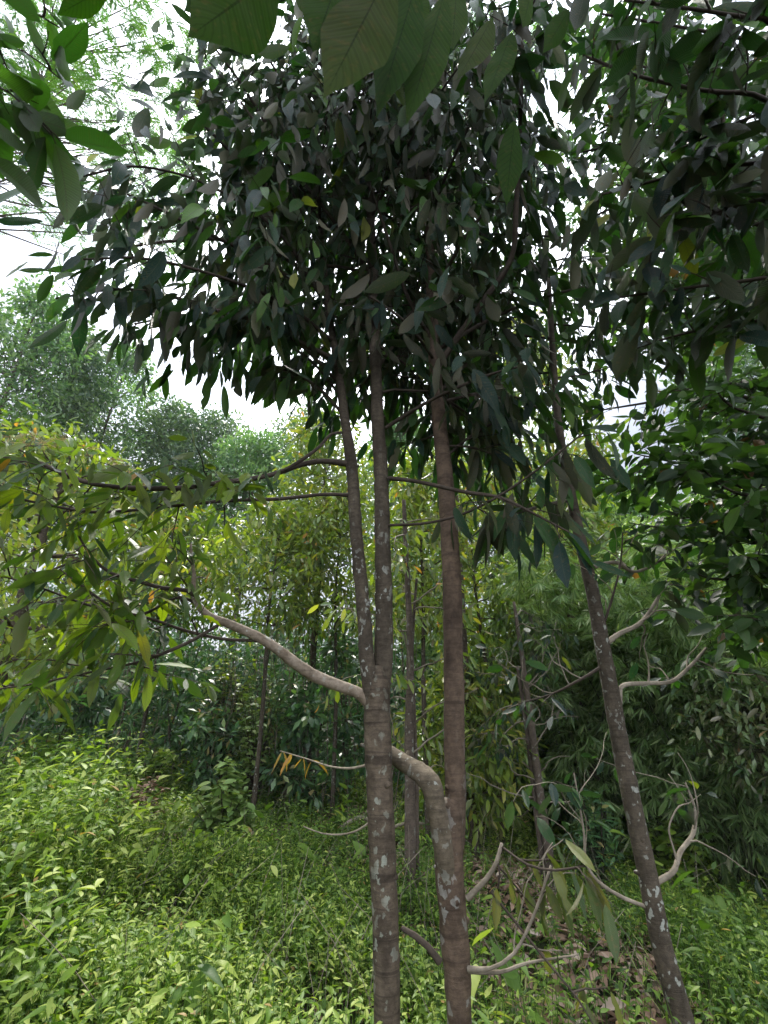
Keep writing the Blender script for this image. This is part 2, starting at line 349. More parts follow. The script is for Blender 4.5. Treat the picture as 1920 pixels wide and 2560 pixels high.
M['fartrunk'] = bark_mat('bark_far', (.05, .038, .027, 1), (.14, .11, .085, 1), lichen=.3, ring=.3)
M['culm'] = bark_mat('bamboo_culm', (.035, .05, .018, 1), (.09, .11, .04, 1), ring=.6)

def ground_mat():
    m = bpy.data.materials.new('soil'); m.use_nodes = True; nt = m.node_tree; L = nt.links.new
    pr = nt.nodes['Principled BSDF']; pr.inputs['Roughness'].default_value = .95; pr.inputs['Specular IOR Level'].default_value = .1
    tc = nt.nodes.new('ShaderNodeTexCoord')
    a = nt.nodes.new('ShaderNodeTexNoise'); a.inputs['Scale'].default_value = 1.2; a.inputs['Detail'].default_value = 8; L(tc.outputs['Object'], a.inputs['Vector'])
    b = nt.nodes.new('ShaderNodeTexNoise'); b.inputs['Scale'].default_value = 26; b.inputs['Detail'].default_value = 6; L(tc.outputs['Object'], b.inputs['Vector'])
    c1 = ramp(nt, a.outputs[0], [(.35, (.03, .05, .015)), (.6, (.08, .055, .035))])
    c2 = ramp(nt, b.outputs[0], [(.35, (.25, .25, .25)), (.7, (1, 1, 1))])
    L(mixc(nt, 1.0, c1, c2, 'MULTIPLY'), pr.inputs['Base Color'])
    bp = nt.nodes.new('ShaderNodeBump'); bp.inputs['Strength'].default_value = .8; bp.inputs['Distance'].default_value = .04; L(b.outputs[0], bp.inputs['Height']); L(bp.outputs[0], pr.inputs['Normal'])
    return m
M['soil'] = ground_mat()

# ------------------------------------------------------------------ the ground
def make_ground():
    xs = np.concatenate([-np.geomspace(400, 12, 26), np.linspace(-11.5, 11.5, 140), np.geomspace(12, 400, 26)])
    ys = np.concatenate([np.linspace(-30, -1, 16), np.linspace(-.5, 18, 130), np.geomspace(19, 600, 34)])
    X, Y = np.meshgrid(xs, ys); Z = ground(X, Y)
    rng = np.random.default_rng(1); Z = Z + rng.normal(0, .012, Z.shape)
    v = np.stack([X, Y, Z], -1).reshape(-1, 3); nx = len(xs)
    i = np.arange(len(ys) - 1)[:, None] * nx + np.arange(nx - 1)[None]
    q = np.stack([i, i + 1, i + nx + 1, i + nx], -1).reshape(-1, 4)
    a = Acc(); a.add(v, q); tag(a.build('ground', M['soil']), 'dark forest soil under the undergrowth', 'ground', kind='structure')
make_ground()
UP = np.array((0, 0, 1.0))
def tri_mask(x, y):
    """inside the camera's side view with a margin"""
    return np.abs(x) < .95 * y + 1.2

# ------------------------------------------------------------------ undergrowth
def litter_zone(x, y):                                  # bare strip with fallen leaves to the right of the big trees
    return np.exp(-((x - 1.25 - .06 * (y - 4)) / 1.3) ** 2) * smooth(11, 7, y) + .9 * np.exp(-((x + 1.9) / 1.1) ** 2 - ((y - 7.4) / 1.1) ** 2) + .8 * np.exp(-((x + .3) / 1.5) ** 2 - ((y - 8.6) / .9) ** 2) + .75 * smooth(.55, .95, np.sin(x * 2.7 + 1.1 * np.sin(y * 1.9) + 2) * np.sin(y * 2.2 - x * .8))
def herbs(n, seed, ymin, ymax, size, hmin, hmax, acc, stem, kind='lance', lod=1, xr=None, keep=None, per=7):
    rng = np.random.default_rng(seed)
    y = ymin + (ymax - ymin) * rng.random(n) ** .8; x = rng.uniform(-1, 1, n) * (.95 * y + 1.2)
    if xr: x = rng.uniform(xr[0], xr[1], n)
    den = 1 - .93 * np.clip(litter_zone(x, y), 0, 1)
    clump = .5 + .5 * np.sin(x * 2.1 + 1.3 * np.sin(y * 1.7)) * np.sin(y * 2.4 + x)
    k = rng.random(n) < den * (.55 + .45 * clump)
    if keep is not None: k &= keep(x, y, rng)
    x, y, clump = x[k], y[k], clump[k]; n = len(x)
    h = rng.uniform(hmin, hmax, n) * (.7 + .6 * clump); z = ground(x, y)
    lean = rng.normal(0, .18, (n, 2))
    base = np.stack([x, y, z], 1); top = base + np.stack([lean[:, 0] * h, lean[:, 1] * h, h], 1)
    # stems: thin three-sided blades
    w = .0025 + 0 * h
    s = np.stack([w, 0 * w, 0 * w], 1)
    v = np.stack([base - s, base + s, top + s * .4, top - s * .4], 1).reshape(-1, 3)
    c = np.zeros((len(v), 4)); c[:, 0] = .1
    acc.add(v, (np.arange(n) * 4)[:, None] + np.array([0, 1, 2, 3])[None], None, c)
    hue = np.clip(rng.normal(.5, .22, n) + .18 * np.sin(x * .9 + y * .7), 0, 1)
    for j in range(per):
        f = (j + 1) / per; f = .25 + .75 * f
        az = j * 2.4 + rng.uniform(0, 6.28, n) if kind != 'lance' else j * math.pi * .5 * (1 if j % 2 else 3) + rng.uniform(0, .7, n) + x * 7
        el = rng.uniform(-.35, .75, n)
        D = np.stack([np.cos(az) * np.cos(el), np.sin(az) * np.cos(el), np.sin(el)], 1)
        N = nrm(UP[None] - D * D[:, 2:3] + rng.normal(0, .25, (n, 3)))
        L = size * rng.uniform(.6, 1.35, n) * (1.1 - .3 * f)
        b = base + (top - base) * f
        leaves(acc, b, D, N, L, L * rng.uniform(.28, .46, n), rng, lod=lod, kind=kind, curl=.4, fold=.3, rnd=np.where(rng.random(n) < .012, 1.0, np.clip(hue + rng.normal(0, .15, n), 0, .97)))
ug = Acc()
herbs(26000, 11, 2.2, 5.2, .06, .16, .46, ug, None)
herbs(28000, 12, 4.5, 9, .064, .16, .42, ug, None, lod=1)
herbs(16000, 13, 8, 13, .095, .2, .45, ug, None, lod=2, per=6)
herbs(7000, 14, 2.6, 6.5, .10, .6, 1.1, ug, None, lod=1, per=12, keep=lambda x, y, r: (x < -1.7 - .42 * (y - 3) + .2 * np.sin(y * 3)))
herbs(900, 15, 8.8, 11, .14, .4, .8, ug, None, lod=2, per=12, keep=lambda x, y, r: x < 2)
herbs(700, 16, 2.4, 9, .13, .25, .6, ug, None, kind='broad', lod=1, per=5)
herbs(500, 17, 2.4, 10, .2, .3, .7, ug, None, kind='lance', lod=1, per=6, keep=lambda x, y, r: r.random(len(x)) < .7)
tag(ug.build('undergrowth', M['herb']), 'bright green leafy undergrowth covering the clearing floor', 'undergrowth', kind='stuff')

def grass(n, seed, acc):
    rng = np.random.default_rng(seed)
    y = rng.uniform(2.6, 11, n); x = rng.uniform(-1, 1, n) * (.95 * y + 1)
    right = smooth(1.1, 2.2, x); k = rng.random(n) < .12 + .88 * right
    k &= rng.random(n) < 1 - .88 * np.clip(litter_zone(x, y), 0, 1)
    x, y = x[k], y[k]; n = len(x)
    az = rng.uniform(0, 6.28, n); el = rng.uniform(.5, 1.4, n)
    D = np.stack([np.cos(az) * np.cos(el), np.sin(az) * np.cos(el), np.sin(el)], 1)
    N = nrm(np.cross(np.cross(D, UP[None]), D) + rng.normal(0, .2, (n, 3)))
    L = rng.uniform(.1, .3, n)
    leaves(acc, np.stack([x, y, ground(x, y)], 1), D, N, L, rng.uniform(.006, .014, n), rng, lod=1, kind='lance', curl=.45, fold=.2)
gr = Acc(); grass(60000, 21, gr)
tag(gr.build('grass', M['grass']), 'thin grass blades growing through the undergrowth', 'grass', kind='stuff')

def litter(n, seed, acc):
    rng = np.random.default_rng(seed)
    y = rng.uniform(2.5, 11, n); x = rng.uniform(-3.5, 4, n)
    k = rng.random(n) < .12 + .9 * np.clip(litter_zone(x, y), 0, 1); x, y = x[k], y[k]; n = len(x)
    az = rng.uniform(0, 6.28, n); el = rng.normal(0, .25, n)
    D = np.stack([np.cos(az) * np.cos(el), np.sin(az) * np.cos(el), np.sin(el)], 1)
    N = nrm(UP[None] + rng.normal(0, .35, (n, 3)))
    L = rng.uniform(.07, .17, n)
    leaves(acc, np.stack([x, y, ground(x, y) + rng.uniform(.01, .05, n)], 1), D, N, L, L * rng.uniform(.3, .5, n), rng, lod=1, kind='durian', curl=.35, fold=.5)
lt = Acc(); litter(15000, 31, lt)
tag(lt.build('leaf_litter', M['litter']), 'brown fallen leaves on the bare soil between the trunks', 'leaf litter', kind='stuff')

# ------------------------------------------------------------------ growing branches with leaves
class Style: pass
def style(**k):
    s = Style(); d = dict(L=.17, Wr=.36, lod=1, kind='durian', hang=1.1, gap=.05, sub=.16, slen=.55, tlen=.24, tgap=.11, start=.25, curl=.15, fold=.3, bites=.05, jit=.35, fan=1, droop=.5, plane=.35, tw=.0035, rnd=None, petiole=.02)
    d.update(k)
    for a, b in d.items(): setattr(s, a, b)
    return s
def put_leaves(acc, tw, pts, dirs, st, rng, frac=1.0):
    n = len(pts)
    if n == 0: return
    side = nrm(np.cross(dirs, UP[None]) + 1e-6) * np.where(np.arange(n) % 2, 1, -1)[:, None]
    h = st.hang * rng.uniform(.45, 1.5, n)[:, None]
    D = nrm(side * .75 + dirs * .55 - UP[None] * h + rng.normal(0, st.jit, (n, 3)))
    N = nrm(UP[None] * .8 + side * .5 + rng.normal(0, .55, (n, 3)))
    L = st.L * rng.uniform(.5, 1.25, n)
    b = pts + nrm(side + dirs * .3) * st.petiole
    leaves(acc, b, D, N, L, L * st.Wr * rng.uniform(.8, 1.2, n), rng, lod=st.lod, kind=st.kind, curl=st.curl, fold=st.fold, bites=st.bites,
           rnd=np.where(rng.random(n) < .012, 1.0, rng.uniform(0, .96, n)) if st.rnd is None else np.clip(rng.normal(st.rnd, .25, n), 0, 1))
def twig_path(p0, d0, length, rng, droop, n=5, wob=.18):
    pts = [p0]; d = d0.copy()
    for i in range(n):
        d = nrm(d + rng.normal(0, wob, 3) * .6 - UP * droop * .12); pts.append(pts[-1] + d * length / n)
    return np.array(pts)
def clothe(acc, tw, path, st, rng, r_at=.006, t0=None, scale=1.0):
    """side twigs with leaves along a branch centre line"""
    path = np.asarray(path); seg = np.linalg.norm(np.diff(path, axis=0), axis=1); s = np.concatenate([[0], np.cumsum(seg)]); T = s[-1]
    t0 = st.start if t0 is None else t0
    def at_(x):
        p = np.array([np.interp(x, s, path[:, k]) for k in range(3)]); q = np.array([np.interp(min(x + .03, T), s, path[:, k]) for k in range(3)])
        o = np.array([np.interp(max(x - .03, 0), s, path[:, k]) for k in range(3)]); return p, nrm(q - o)
    x = T * t0; i = 0
    while x < T:
        p, d = at_(x); f = x / T
        sd = np.cross(d, UP); sd = nrm(sd if np.linalg.norm(sd) > .2 else np.cross(d, np.array((1., 0, 0)))) * (1 if i % 2 else -1)
        out = nrm(sd * rng.uniform(.7, 1.1) + d * rng.uniform(.3, .8) + rng.normal(0, st.plane, 3))
        ln = st.slen * (1.15 - .75 * f) * rng.uniform(.55, 1.2) * scale
        tp = twig_path(p, out, ln, rng, st.droop)
        tube(tw, tp, [st.tw * 1.3, st.tw * .5], step=ln / 5, sides=4)
        sub_leaf(acc, tw, tp, st, rng)
        k = max(1, int(ln / st.tgap))
        for j in range(k):
            g = (j + .6) / k
            q = tp[min(int(g * 5), 4)] + (tp[min(int(g * 5) + 1, 5)] - tp[min(int(g * 5), 4)]) * (g * 5 % 1)
            dd = nrm(tp[min(int(g * 5) + 1, 5)] - tp[min(int(g * 5), 4)])
            ss = nrm(np.cross(dd, UP) + 1e-6) * (1 if j % 2 else -1)
            o2 = nrm(ss * .8 + dd * .6 + rng.normal(0, .3, 3)); l2 = st.tlen * rng.uniform(.5, 1.2)
            tp2 = twig_path(q, o2, l2, rng, st.droop * 1.3, n=3)
            tube(tw, tp2, [st.tw * .7, st.tw * .35], step=l2 / 3, sides=3)
            sub_leaf(acc, tw, tp2, st, rng, .15)
        x += st.sub * rng.uniform(.6, 1.4); i += 1
    sub_leaf(acc, tw, path[-max(3, len(path) // 6):], st, rng, 0)
def sub_leaf(acc, tw, tp, st, rng, f0=.3):
    seg = np.linalg.norm(np.diff(tp, axis=0), axis=1); s = np.concatenate([[0], np.cumsum(seg)]); T = s[-1]
    n = max(2, int(T * (1 - f0) / st.gap)); xs = np.linspace(T * f0, T, n) + rng.uniform(-.01, .01, n); xs = np.clip(xs, 0, T)
    pts = np.stack([np.interp(xs, s, tp[:, k]) for k in range(3)], 1); q = np.stack([np.interp(np.minimum(xs + .02, T + .0), s, tp[:, k]) - np.interp(np.maximum(xs - .02, 0), s, tp[:, k]) for k in range(3)], 1)
    put_leaves(acc, tw, pts, nrm(q), st, rng)

def path_px(rows):
    """rows of (x, y, width_px, distance) -> world points and radii"""
    return np.array([P(x, y, d) for x, y, w, d in rows]), np.array([Rd(w, y, d) for x, y, w, d in rows])
def to_ground(pts, rad, flare=1.25):
    p = pts[0].copy(); g = float(ground(p[0], p[1])); d = pts[0] - pts[1]
    q = p + d / max(abs(d[2]), 1e-3) * (p[2] - g) * .7; q[2] = g - .05
    return np.vstack([[q], pts]), np.concatenate([[rad[0] * flare], rad])

def forks(t, c, r, n, length=.5, mat=None, leaf=None):
    for i in range(n):
        k = int(len(c) * (.3 + .68 * (i + t.rng.random()) / n)) - 1; d = nrm(np.gradient(c, axis=0)[k]); o = nrm(d * .7 + nrm(np.cross(d, t.rng.normal(0, 1, 3))) * .9 + UP * .25)
        p = twig_path(c[k], o, length * t.rng.uniform(.4, 1.1), t.rng, -.1, n=7, wob=.4); a = Acc(); tube(a, p, [max(r[k] * .5, .003), .0018], step=.03, sides=6)
        a.build('branch', M[mat or 'paletwig'], t.e, t.base)
        if leaf is not None: sub_leaf(t.leaf, t.tw, p, leaf, t.rng, .55)
class Tree:
    def __init__(s, name, label, cat, base, group=None, seed=0):
        s.base = np.array([base[0], base[1], float(ground(base[0], base[1]))]); s.e = empty(name, s.base); tag(s.e, label, cat, group)
        s.rng = np.random.default_rng(seed); s.leaf = Acc(); s.tw = Acc()
    def limb(s, name, rows, mat, sides=12, rough=.03, step=.04, ground_=False, knots=0):
        p, r = rows if isinstance(rows, tuple) else path_px(rows)
        if ground_: p, r = to_ground(p, r)
        a = Acc(); c, rr = tube(a, p, r, step=step, sides=sides, rough=rough, rng=s.rng)
        for _ in range(knots):                          # small knots and twig stubs on the bark
            i = s.rng.integers(2, len(c) - 2); t = nrm(c[i + 1] - c[i]); o = nrm(np.cross(t, s.rng.normal(0, 1, 3)))
            q = c[i] + o * rr[i] * .8; tube(a, [q, q + o * rr[i] * s.rng.uniform(.25, .6) + UP * rr[i] * .1], [rr[i] * .32, rr[i] * .16], step=.02, sides=7)
        a.build(name, M[mat], s.e, s.base)
        return c, rr
    def dress(s, c, st, t0=None, scale=1.0): clothe(s.leaf, s.tw, c[::max(1, len(c) // 60)], st, s.rng, t0=t0, scale=scale)
    def wild(s, c, rr, st, n, f0, f1, len0, up=.25, droop=.3, mat=None, scale=1.0, azr=None, r=.011):
        """side branches grown off a stem"""
        for i in range(n):
            f = f0 + (f1 - f0) * (i + s.rng.random()) / n; k = int(f * (len(c) - 1)); az = i * 2.4 + s.rng.uniform(-.5, .5)
            if azr: az = s.rng.uniform(*azr)
            if c[k][2] < 5.0 and math.sin(az) < .15: az = -az
            ln = len0 * (1.15 - .6 * (f - f0) / max(f1 - f0, .01)) * s.rng.uniform(.65, 1.15)
            d = nrm(np.array((math.cos(az), math.sin(az), up + s.rng.uniform(-.15, .35))))
            tp = twig_path(c[k], d, ln, s.rng, droop, n=8, wob=.13)
            r0 = min(rr[k] * .6, r * (.5 + ln * .5))
            a = Acc(); tube(a, tp, [r0, r0 * .3], step=.08, sides=6); a.build('branch', M['twig'], s.e, s.base)
            s.dress(tp, st, scale=scale)
    def done(s, leafmat, twigmat='twig'):
        s.leaf.build('crown', M[leafmat], s.e, s.base, extra=s.tw, mat2=M[twigmat]); return s.e

DA = style(lod=0, L=.25, Wr=.25, gap=.056, sub=.135, tgap=.125, slen=.64, hang=2.0, jit=.42, curl=.2, fold=.28, bites=.04)
# ---- forked tree in the middle (front left of the pair)
t = Tree('durian_tree', 'forked middle tree with a long pale limb curving left and lichen spotted trunk', 'tree', P(836, 2212, 2.5)[:2], 'durian trees in the foreground', 101)
t.limb('trunk', [(836, 2212, 58, 2.5), (833, 2000, 57, 2.5), (824, 1800, 58, 2.5), (818, 1650, 58, 2.5), (815, 1550, 57, 2.5), (815, 1505, 57, 2.5), (815, 1470, 50, 2.5), (815, 1440, 26, 2.5)], 'trunk_a', sides=20, rough=.02, step=.03, ground_=True, knots=9)
cl, rl = t.limb('stem', [(806, 1540, 26, 2.49), (800, 1495, 32, 2.485), (792, 1420, 32, 2.48), (786, 1330, 30, 2.5), (778, 1240, 29, 2.5), (768, 1130, 27, 2.5), (759, 1000, 25, 2.5), (744, 900, 20, 2.5), (728, 780, 17, 2.5), (712, 690, 15, 2.5), (702, 600, 13, 2.5), (692, 480, 10, 2.5), (684, 330, 7, 2.5), (680, 180, 4, 2.5)], 'trunk_c', sides=14, rough=.035, step=.03, knots=12)
cc, rc = t.limb('stem', [(818, 1545, 34, 2.51), (823, 1495, 42, 2.52), (828, 1420, 41, 2.53), (829, 1300, 38, 2.52), (826, 1150, 34, 2.52), (822, 1000, 30, 2.52), (815, 900, 27, 2.5), (812, 800, 25, 2.5), (808, 700, 24, 2.5), (806, 600, 21, 2.5), (800, 450, 17, 2.5), (796, 300, 12, 2.5), (790, 120, 7, 2.5)], 'trunk_c', sides=14, rough=.03, step=.03, knots=12)
G = style(lod=0, L=.155, Wr=.27, gap=.045, sub=.1, tgap=.1, slen=.4, hang=.9, fold=.22)
c, r = t.limb('branch', [(800, 1520, 30, 2.5), (775, 1497, 25, 2.49), (740, 1484, 25, 2.46), (690, 1465, 25, 2.42), (640, 1435, 24, 2.38), (600, 1403, 22, 2.34), (555, 1375, 20, 2.3), (500, 1350, 18, 2.25), (455, 1332, 16, 2.22), (430, 1310, 15, 2.2), (417, 1278, 12, 2.2), (419, 1240, 8, 2.2), (414, 1205, 7, 2.2), (412, 1175, 5, 2.2)], 'limb', sides=14, rough=.035, step=.02, knots=6)
t.dress(c, G, t0=.8)
for rows in ([(432, 1300, 10, 2.2), (405, 1276, 9, 2.18), (350, 1270, 9, 2.12), (300, 1256, 8, 2.05), (240, 1238, 7, 2.0), (200, 1205, 6, 1.95), (165, 1150, 4, 1.9)],
             [(556, 1384, 7, 2.3), (480, 1380, 7, 2.28), (400, 1362, 7, 2.2), (330, 1338, 6, 2.1), (250, 1315, 6, 2.0), (180, 1268, 5, 1.9), (130, 1230, 3, 1.85)],
             [(480, 1345, 8, 2.24), (430, 1375, 8, 2.2), (380, 1400, 8, 2.1), (300, 1430, 6, 2.1), (180, 1455, 5, 2.1), (60, 1480, 4, 2.1), (-40, 1490, 3, 2.1)],
             [(470, 1340, 7, 2.24), (390, 1290, 6, 2.2), (300, 1330, 6, 2.1), (200, 1310, 5, 2.0), (60, 1260, 4, 1.9), (-60, 1230, 3, 1.8)]):
    c, r = t.limb('branch', rows, 'twig', sides=8); t.dress(c, G, t0=.3)
for rows in ([(757, 1003, 15, 2.5), (700, 996, 12, 2.45), (650, 1004, 12, 2.4), (600, 1022, 11, 2.3), (540, 1035, 11, 2.2), (480, 1042, 11, 2.1), (400, 1053, 11, 2.0), (300, 1055, 11, 1.85), (200, 1045, 10, 1.7), (130, 1020, 9, 1.7), (70, 995, 8, 1.7), (-40, 985, 6, 1.7)],
             [(755, 1070, 9, 2.5), (700, 1068, 8, 2.45), (600, 1078, 8, 2.35), (500, 1081, 8, 2.2), (400, 1090, 7, 2.1), (300, 1101, 7, 2.0), (200, 1106, 7, 1.9), (100, 1090, 6, 1.8), (-40, 1060, 5, 1.7)]):
    c, r = t.limb('branch', rows, 'twig', sides=9); t.dress(c, G, t0=.35)
t.limb('branch', [(738, 935, 6, 2.5), (715, 938, 6, 2.46), (690, 965, 7, 2.4), (650, 995, 8, 2.33), (610, 1018, 8, 2.3)], 'twig', sides=8)
t.leaf.build('crown', M['green_durian'], t.e, t.base, extra=t.tw, mat2=M['twig']); t.leaf = Acc(); t.tw = Acc()
for rows in ([(728, 780, 12, 2.5), (660, 745, 11, 2.45), (600, 715, 10, 2.35), (540, 690, 9, 2.25), (450, 665, 8, 2.1), (350, 635, 7, 2.0), (250, 625, 6, 1.9), (120, 645, 4, 1.8)],
             [(714, 700, 10, 2.5), (650, 620, 9, 2.4), (560, 560, 8, 2.25), (440, 500, 7, 2.1), (320, 440, 6, 2.0), (230, 400, 4, 1.9)],
             [(705, 640, 10, 2.5), (620, 560, 9, 2.5), (500, 520, 8, 2.5), (380, 520, 7, 2.5), (260, 540, 5, 2.5), (170, 590, 4, 2.5)],
             [(690, 480, 8, 2.5), (610, 330, 7, 2.2), (520, 180, 6, 1.9), (430, 60, 4, 1.7)], [(690, 520, 8, 2.5), (590, 350, 7, 2.6), (480, 230, 6, 2.6), (390, 150, 4, 2.5)], [(795, 300, 7, 2.5), (700, 150, 6, 2.2), (620, 60, 5, 2.0)], [(795, 250, 7, 2.5), (850, 120, 6, 2.1), (900, 20, 5, 1.9)], [(684, 330, 6, 2.5), (600, 160, 5, 2.1), (520, 40, 4, 1.8)],
             [(722, 740, 9, 2.5), (620, 660, 8, 2.2), (480, 600, 7, 1.9), (320, 560, 6, 1.7), (180, 560, 4, 1.6)],
             [(735, 830, 8, 2.5), (640, 740, 7, 2.5), (520, 690, 6, 2.4), (400, 680, 5, 2.3), (290, 700, 4, 2.2)],
             [(710, 670, 8, 2.5), (600, 500, 7, 2.2), (450, 400, 6, 1.9), (300, 360, 5, 1.7), (180, 380, 4, 1.6)],
             [(740, 860, 7, 2.5), (660, 770, 6, 2.8), (560, 720, 5, 3.1), (460, 700, 4, 3.3)],
             [(812, 800, 8, 2.5), (870, 720, 7, 2.9), (900, 690, 5, 3.3)],
             [(745, 900, 8, 2.5), (690, 840, 7, 2.6), (620, 800, 6, 2.7), (540, 780, 5, 2.8), (450, 760, 4, 2.8)],
             [(700, 560, 9, 2.5), (600, 430, 8, 2.3), (500, 330, 7, 2.1), (420, 250, 5, 1.9)],
             [(806, 600, 9, 2.5), (700, 450, 8, 2.3), (600, 330, 7, 2.0), (520, 220, 5, 1.8)]):
    c, r = t.limb('branch', rows, 'twig', sides=8); t.dress(c, DA, t0=.22)
for rows in ([(832, 925, 9, 2.5), (900, 882, 8, 2.45), (960, 850, 7, 2.4), (1050, 812, 6, 2.3), (1130, 790, 4, 2.2)],
             [(838, 1033, 10, 2.5), (900, 1040, 9, 2.4), (1000, 1062, 9, 2.3), (1080, 1075, 8, 2.2), (1150, 1108, 6, 2.1), (1230, 1150, 4, 2.0)],
             [(835, 1135, 7, 2.5), (920, 1130, 6, 2.4), (1000, 1110, 6, 2.3), (1080, 1070, 6, 2.2), (1160, 1015, 5, 2.1), (1260, 935, 4, 2.0)]):
    c, r = t.limb('branch', rows, 'twig', sides=8); t.dress(c, DA, t0=.45, scale=.6)
t.wild(cc, rc, DA, 12, .3, .56, .75, scale=.45)
t.wild(cc, rc, DA, 28, .55, .99, 1.4)
t.wild(cl, rl, DA, 6, .36, .52, .7, scale=.45)
t.wild(cl, rl, DA, 16, .52, .99, 1.3)
tA = t.done('durian')
t.limb('branch', [(797, 1778, 5, 2.5), (770, 1795, 4, 2.55), (735, 1803, 4, 2.6), (695, 1800, 3, 2.65), (655, 1785, 2, 2.7)], 'paletwig', sides=6)
yl = Acc(); c, r = t.limb('branch', [(793, 1653, 6, 2.5), (755, 1660, 5, 2.6), (710, 1655, 4, 2.8), (665, 1640, 3, 3.0), (605, 1622, 2, 3.2)], 'paletwig', sides=6)
t.leaf = yl; sub_leaf(yl, t.tw, c[len(c) // 2:], style(lod=0, L=.12, Wr=.28, gap=.045, hang=1.6), t.rng, .1); o = yl.build('yellow_leaves', M['yellow'], t.e, t.base); o['label'] = 'orange yellow dying leaves on a thin twig'


# ---- the elbowed tree beside it
t = Tree('durian_tree', 'straight brown tree with an elbow bent limb, right of the forked tree', 'tree', P(992, 2212, 2.55)[:2], 'durian trees in the foreground', 102)
t.limb('trunk', [(992, 2212, 54, 2.55), (988, 2100, 58, 2.55), (980, 2000, 62, 2.55), (972, 1900, 62, 2.55), (968, 1830, 62, 2.55), (970, 1770, 58, 2.55), (978, 1730, 44, 2.56)], 'trunk_b', sides=20, rough=.03, step=.03, ground_=True, knots=8)
t.limb('elbow_limb', [(982, 2010, 20, 2.56), (974, 1930, 40, 2.54), (960, 1840, 44, 2.51), (943, 1750, 43, 2.49), (933, 1700, 46, 2.49), (915, 1676, 43, 2.53), (880, 1652, 36, 2.6), (845, 1630, 33, 2.68), (810, 1614, 22, 2.72), (778, 1609, 6, 2.74)], 'elbow', sides=16, rough=.03, step=.02, knots=5)
cb, rb = t.limb('stem', [(980, 1830, 44, 2.57), (984, 1760, 46, 2.57), (984, 1700, 45, 2.57), (981, 1600, 45, 2.57), (981, 1500, 44, 2.57), (979, 1400, 42, 2.57), (976, 1250, 41, 2.57), (967, 1100, 37, 2.57), (958, 1000, 34, 2.57), (948, 900, 30, 2.57), (940, 800, 27, 2.57), (935, 700, 24, 2.57), (930, 600, 22, 2.57), (925, 450, 17, 2.57), (920, 250, 10, 2.57), (916, 100, 6, 2.57)], 'trunk_b', sides=18, rough=.02, step=.03, knots=10)
c, r = t.limb('branch', [(943, 795, 14, 2.55), (1000, 712, 14, 2.45), (1050, 642, 13, 2.35), (1104, 558, 12, 2.2), (1115, 450, 11, 2.0), (1122, 300, 10, 1.8), (1127, 150, 9, 1.6), (1127, -20, 8, 1.4)], 'twig', sides=9); t.dress(c, DA, t0=.5)
t.limb('branch', [(950, 2078, 16, 2.53), (925, 2045, 14, 2.52), (895, 2020, 13, 2.5), (868, 2004, 10, 2.5)], 'twig', sides=8, rough=.05)
# low stubs and drooping twigs
c, r = t.limb('stub', [(1010, 1940, 13, 2.5), (1050, 1900, 11, 2.45), (1073, 1862, 9, 2.42), (1084, 1822, 7, 2.4)], 'paletwig', sides=9)
HG = style(lod=0, L=.15, Wr=.26, gap=.09, sub=.18, tgap=.2, slen=.22, tlen=.12, hang=2.2, jit=.2)
lowleaf = Acc()
keep = t.leaf; t.leaf = lowleaf
c, r = t.limb('branch', [(1012, 2093, 12, 2.5), (1060, 2092, 8, 2.44), (1110, 2060, 7, 2.4), (1150, 1985, 6, 2.36), (1180, 1900, 5, 2.3), (1190, 1870, 5, 2.3)], 'paletwig', sides=8); t.dress(c, HG, t0=.8); forks(t, c, r, 4, .4, leaf=HG)
c, r = t.limb('branch', [(1015, 2096, 12, 2.5), (1080, 2100, 8, 2.45), (1140, 2080, 6, 2.4), (1250, 2062, 3, 2.3)], 'paletwig', sides=7)
c, r = t.limb('branch', [(1060, 1925, 6, 2.44), (1120, 2000, 5, 2.4), (1180, 2075, 5, 2.3), (1250, 2160, 4, 2.2), (1290, 2230, 3, 2.1)], 'twig', sides=6); t.dress(c, HG, t0=.75)
c, r = t.limb('branch', [(1085, 1830, 5, 2.4), (1140, 1868, 5, 2.3), (1200, 1880, 5, 2.25), (1262, 1870, 4, 2.2)], 'twig', sides=6); t.dress(c, HG, t0=.25)
c, r = t.limb('branch', [(1075, 1860, 4, 2.42), (1080, 1890, 4, 2.4), (1075, 1920, 3, 2.4)], 'twig', sides=6); t.dress(c, HG, t0=.2)
lowleaf.build('foliage', M['hanging'], t.e, t.base); t.leaf = keep
for rows in ([(935, 740, 9, 2.57), (880, 640, 8, 2.4), (840, 520, 7, 2.2), (800, 400, 5, 2.0)],
             [(932, 650, 9, 2.57), (1000, 520, 8, 2.3), (1080, 420, 7, 2.1), (1160, 330, 5, 1.9)],
             [(938, 760, 9, 2.57), (1040, 700, 8, 2.6), (1150, 650, 7, 2.6), (1260, 620, 5, 2.6)],
             [(950, 870, 8, 2.57), (1040, 850, 7, 2.7), (1120, 860, 5, 2.8), (1190, 900, 4, 2.8)],
             [(960, 990, 7, 2.57), (1020, 940, 6, 2.7), (1090, 900, 5, 2.8)], [(950, 900, 7, 2.57), (900, 820, 6, 2.9), (860, 780, 4, 3.2)], [(940, 780, 7, 2.57), (880, 700, 6, 2.2), (800, 640, 4, 2.0)],
             [(945, 850, 8, 2.57), (1040, 760, 7, 2.9), (1140, 720, 5, 3.2)], [(935, 700, 8, 2.57), (1020, 620, 7, 2.9), (1100, 560, 5, 3.2)]):
    c, r = t.limb('branch', rows, 'twig', sides=8); t.dress(c, DA, t0=.25)
t.wild(cb, rb, DA, 14, .27, .56, .75, scale=.45)
t.wild(cb, rb, DA, 30, .55, .99, 1.35)
tB = t.done('durian')

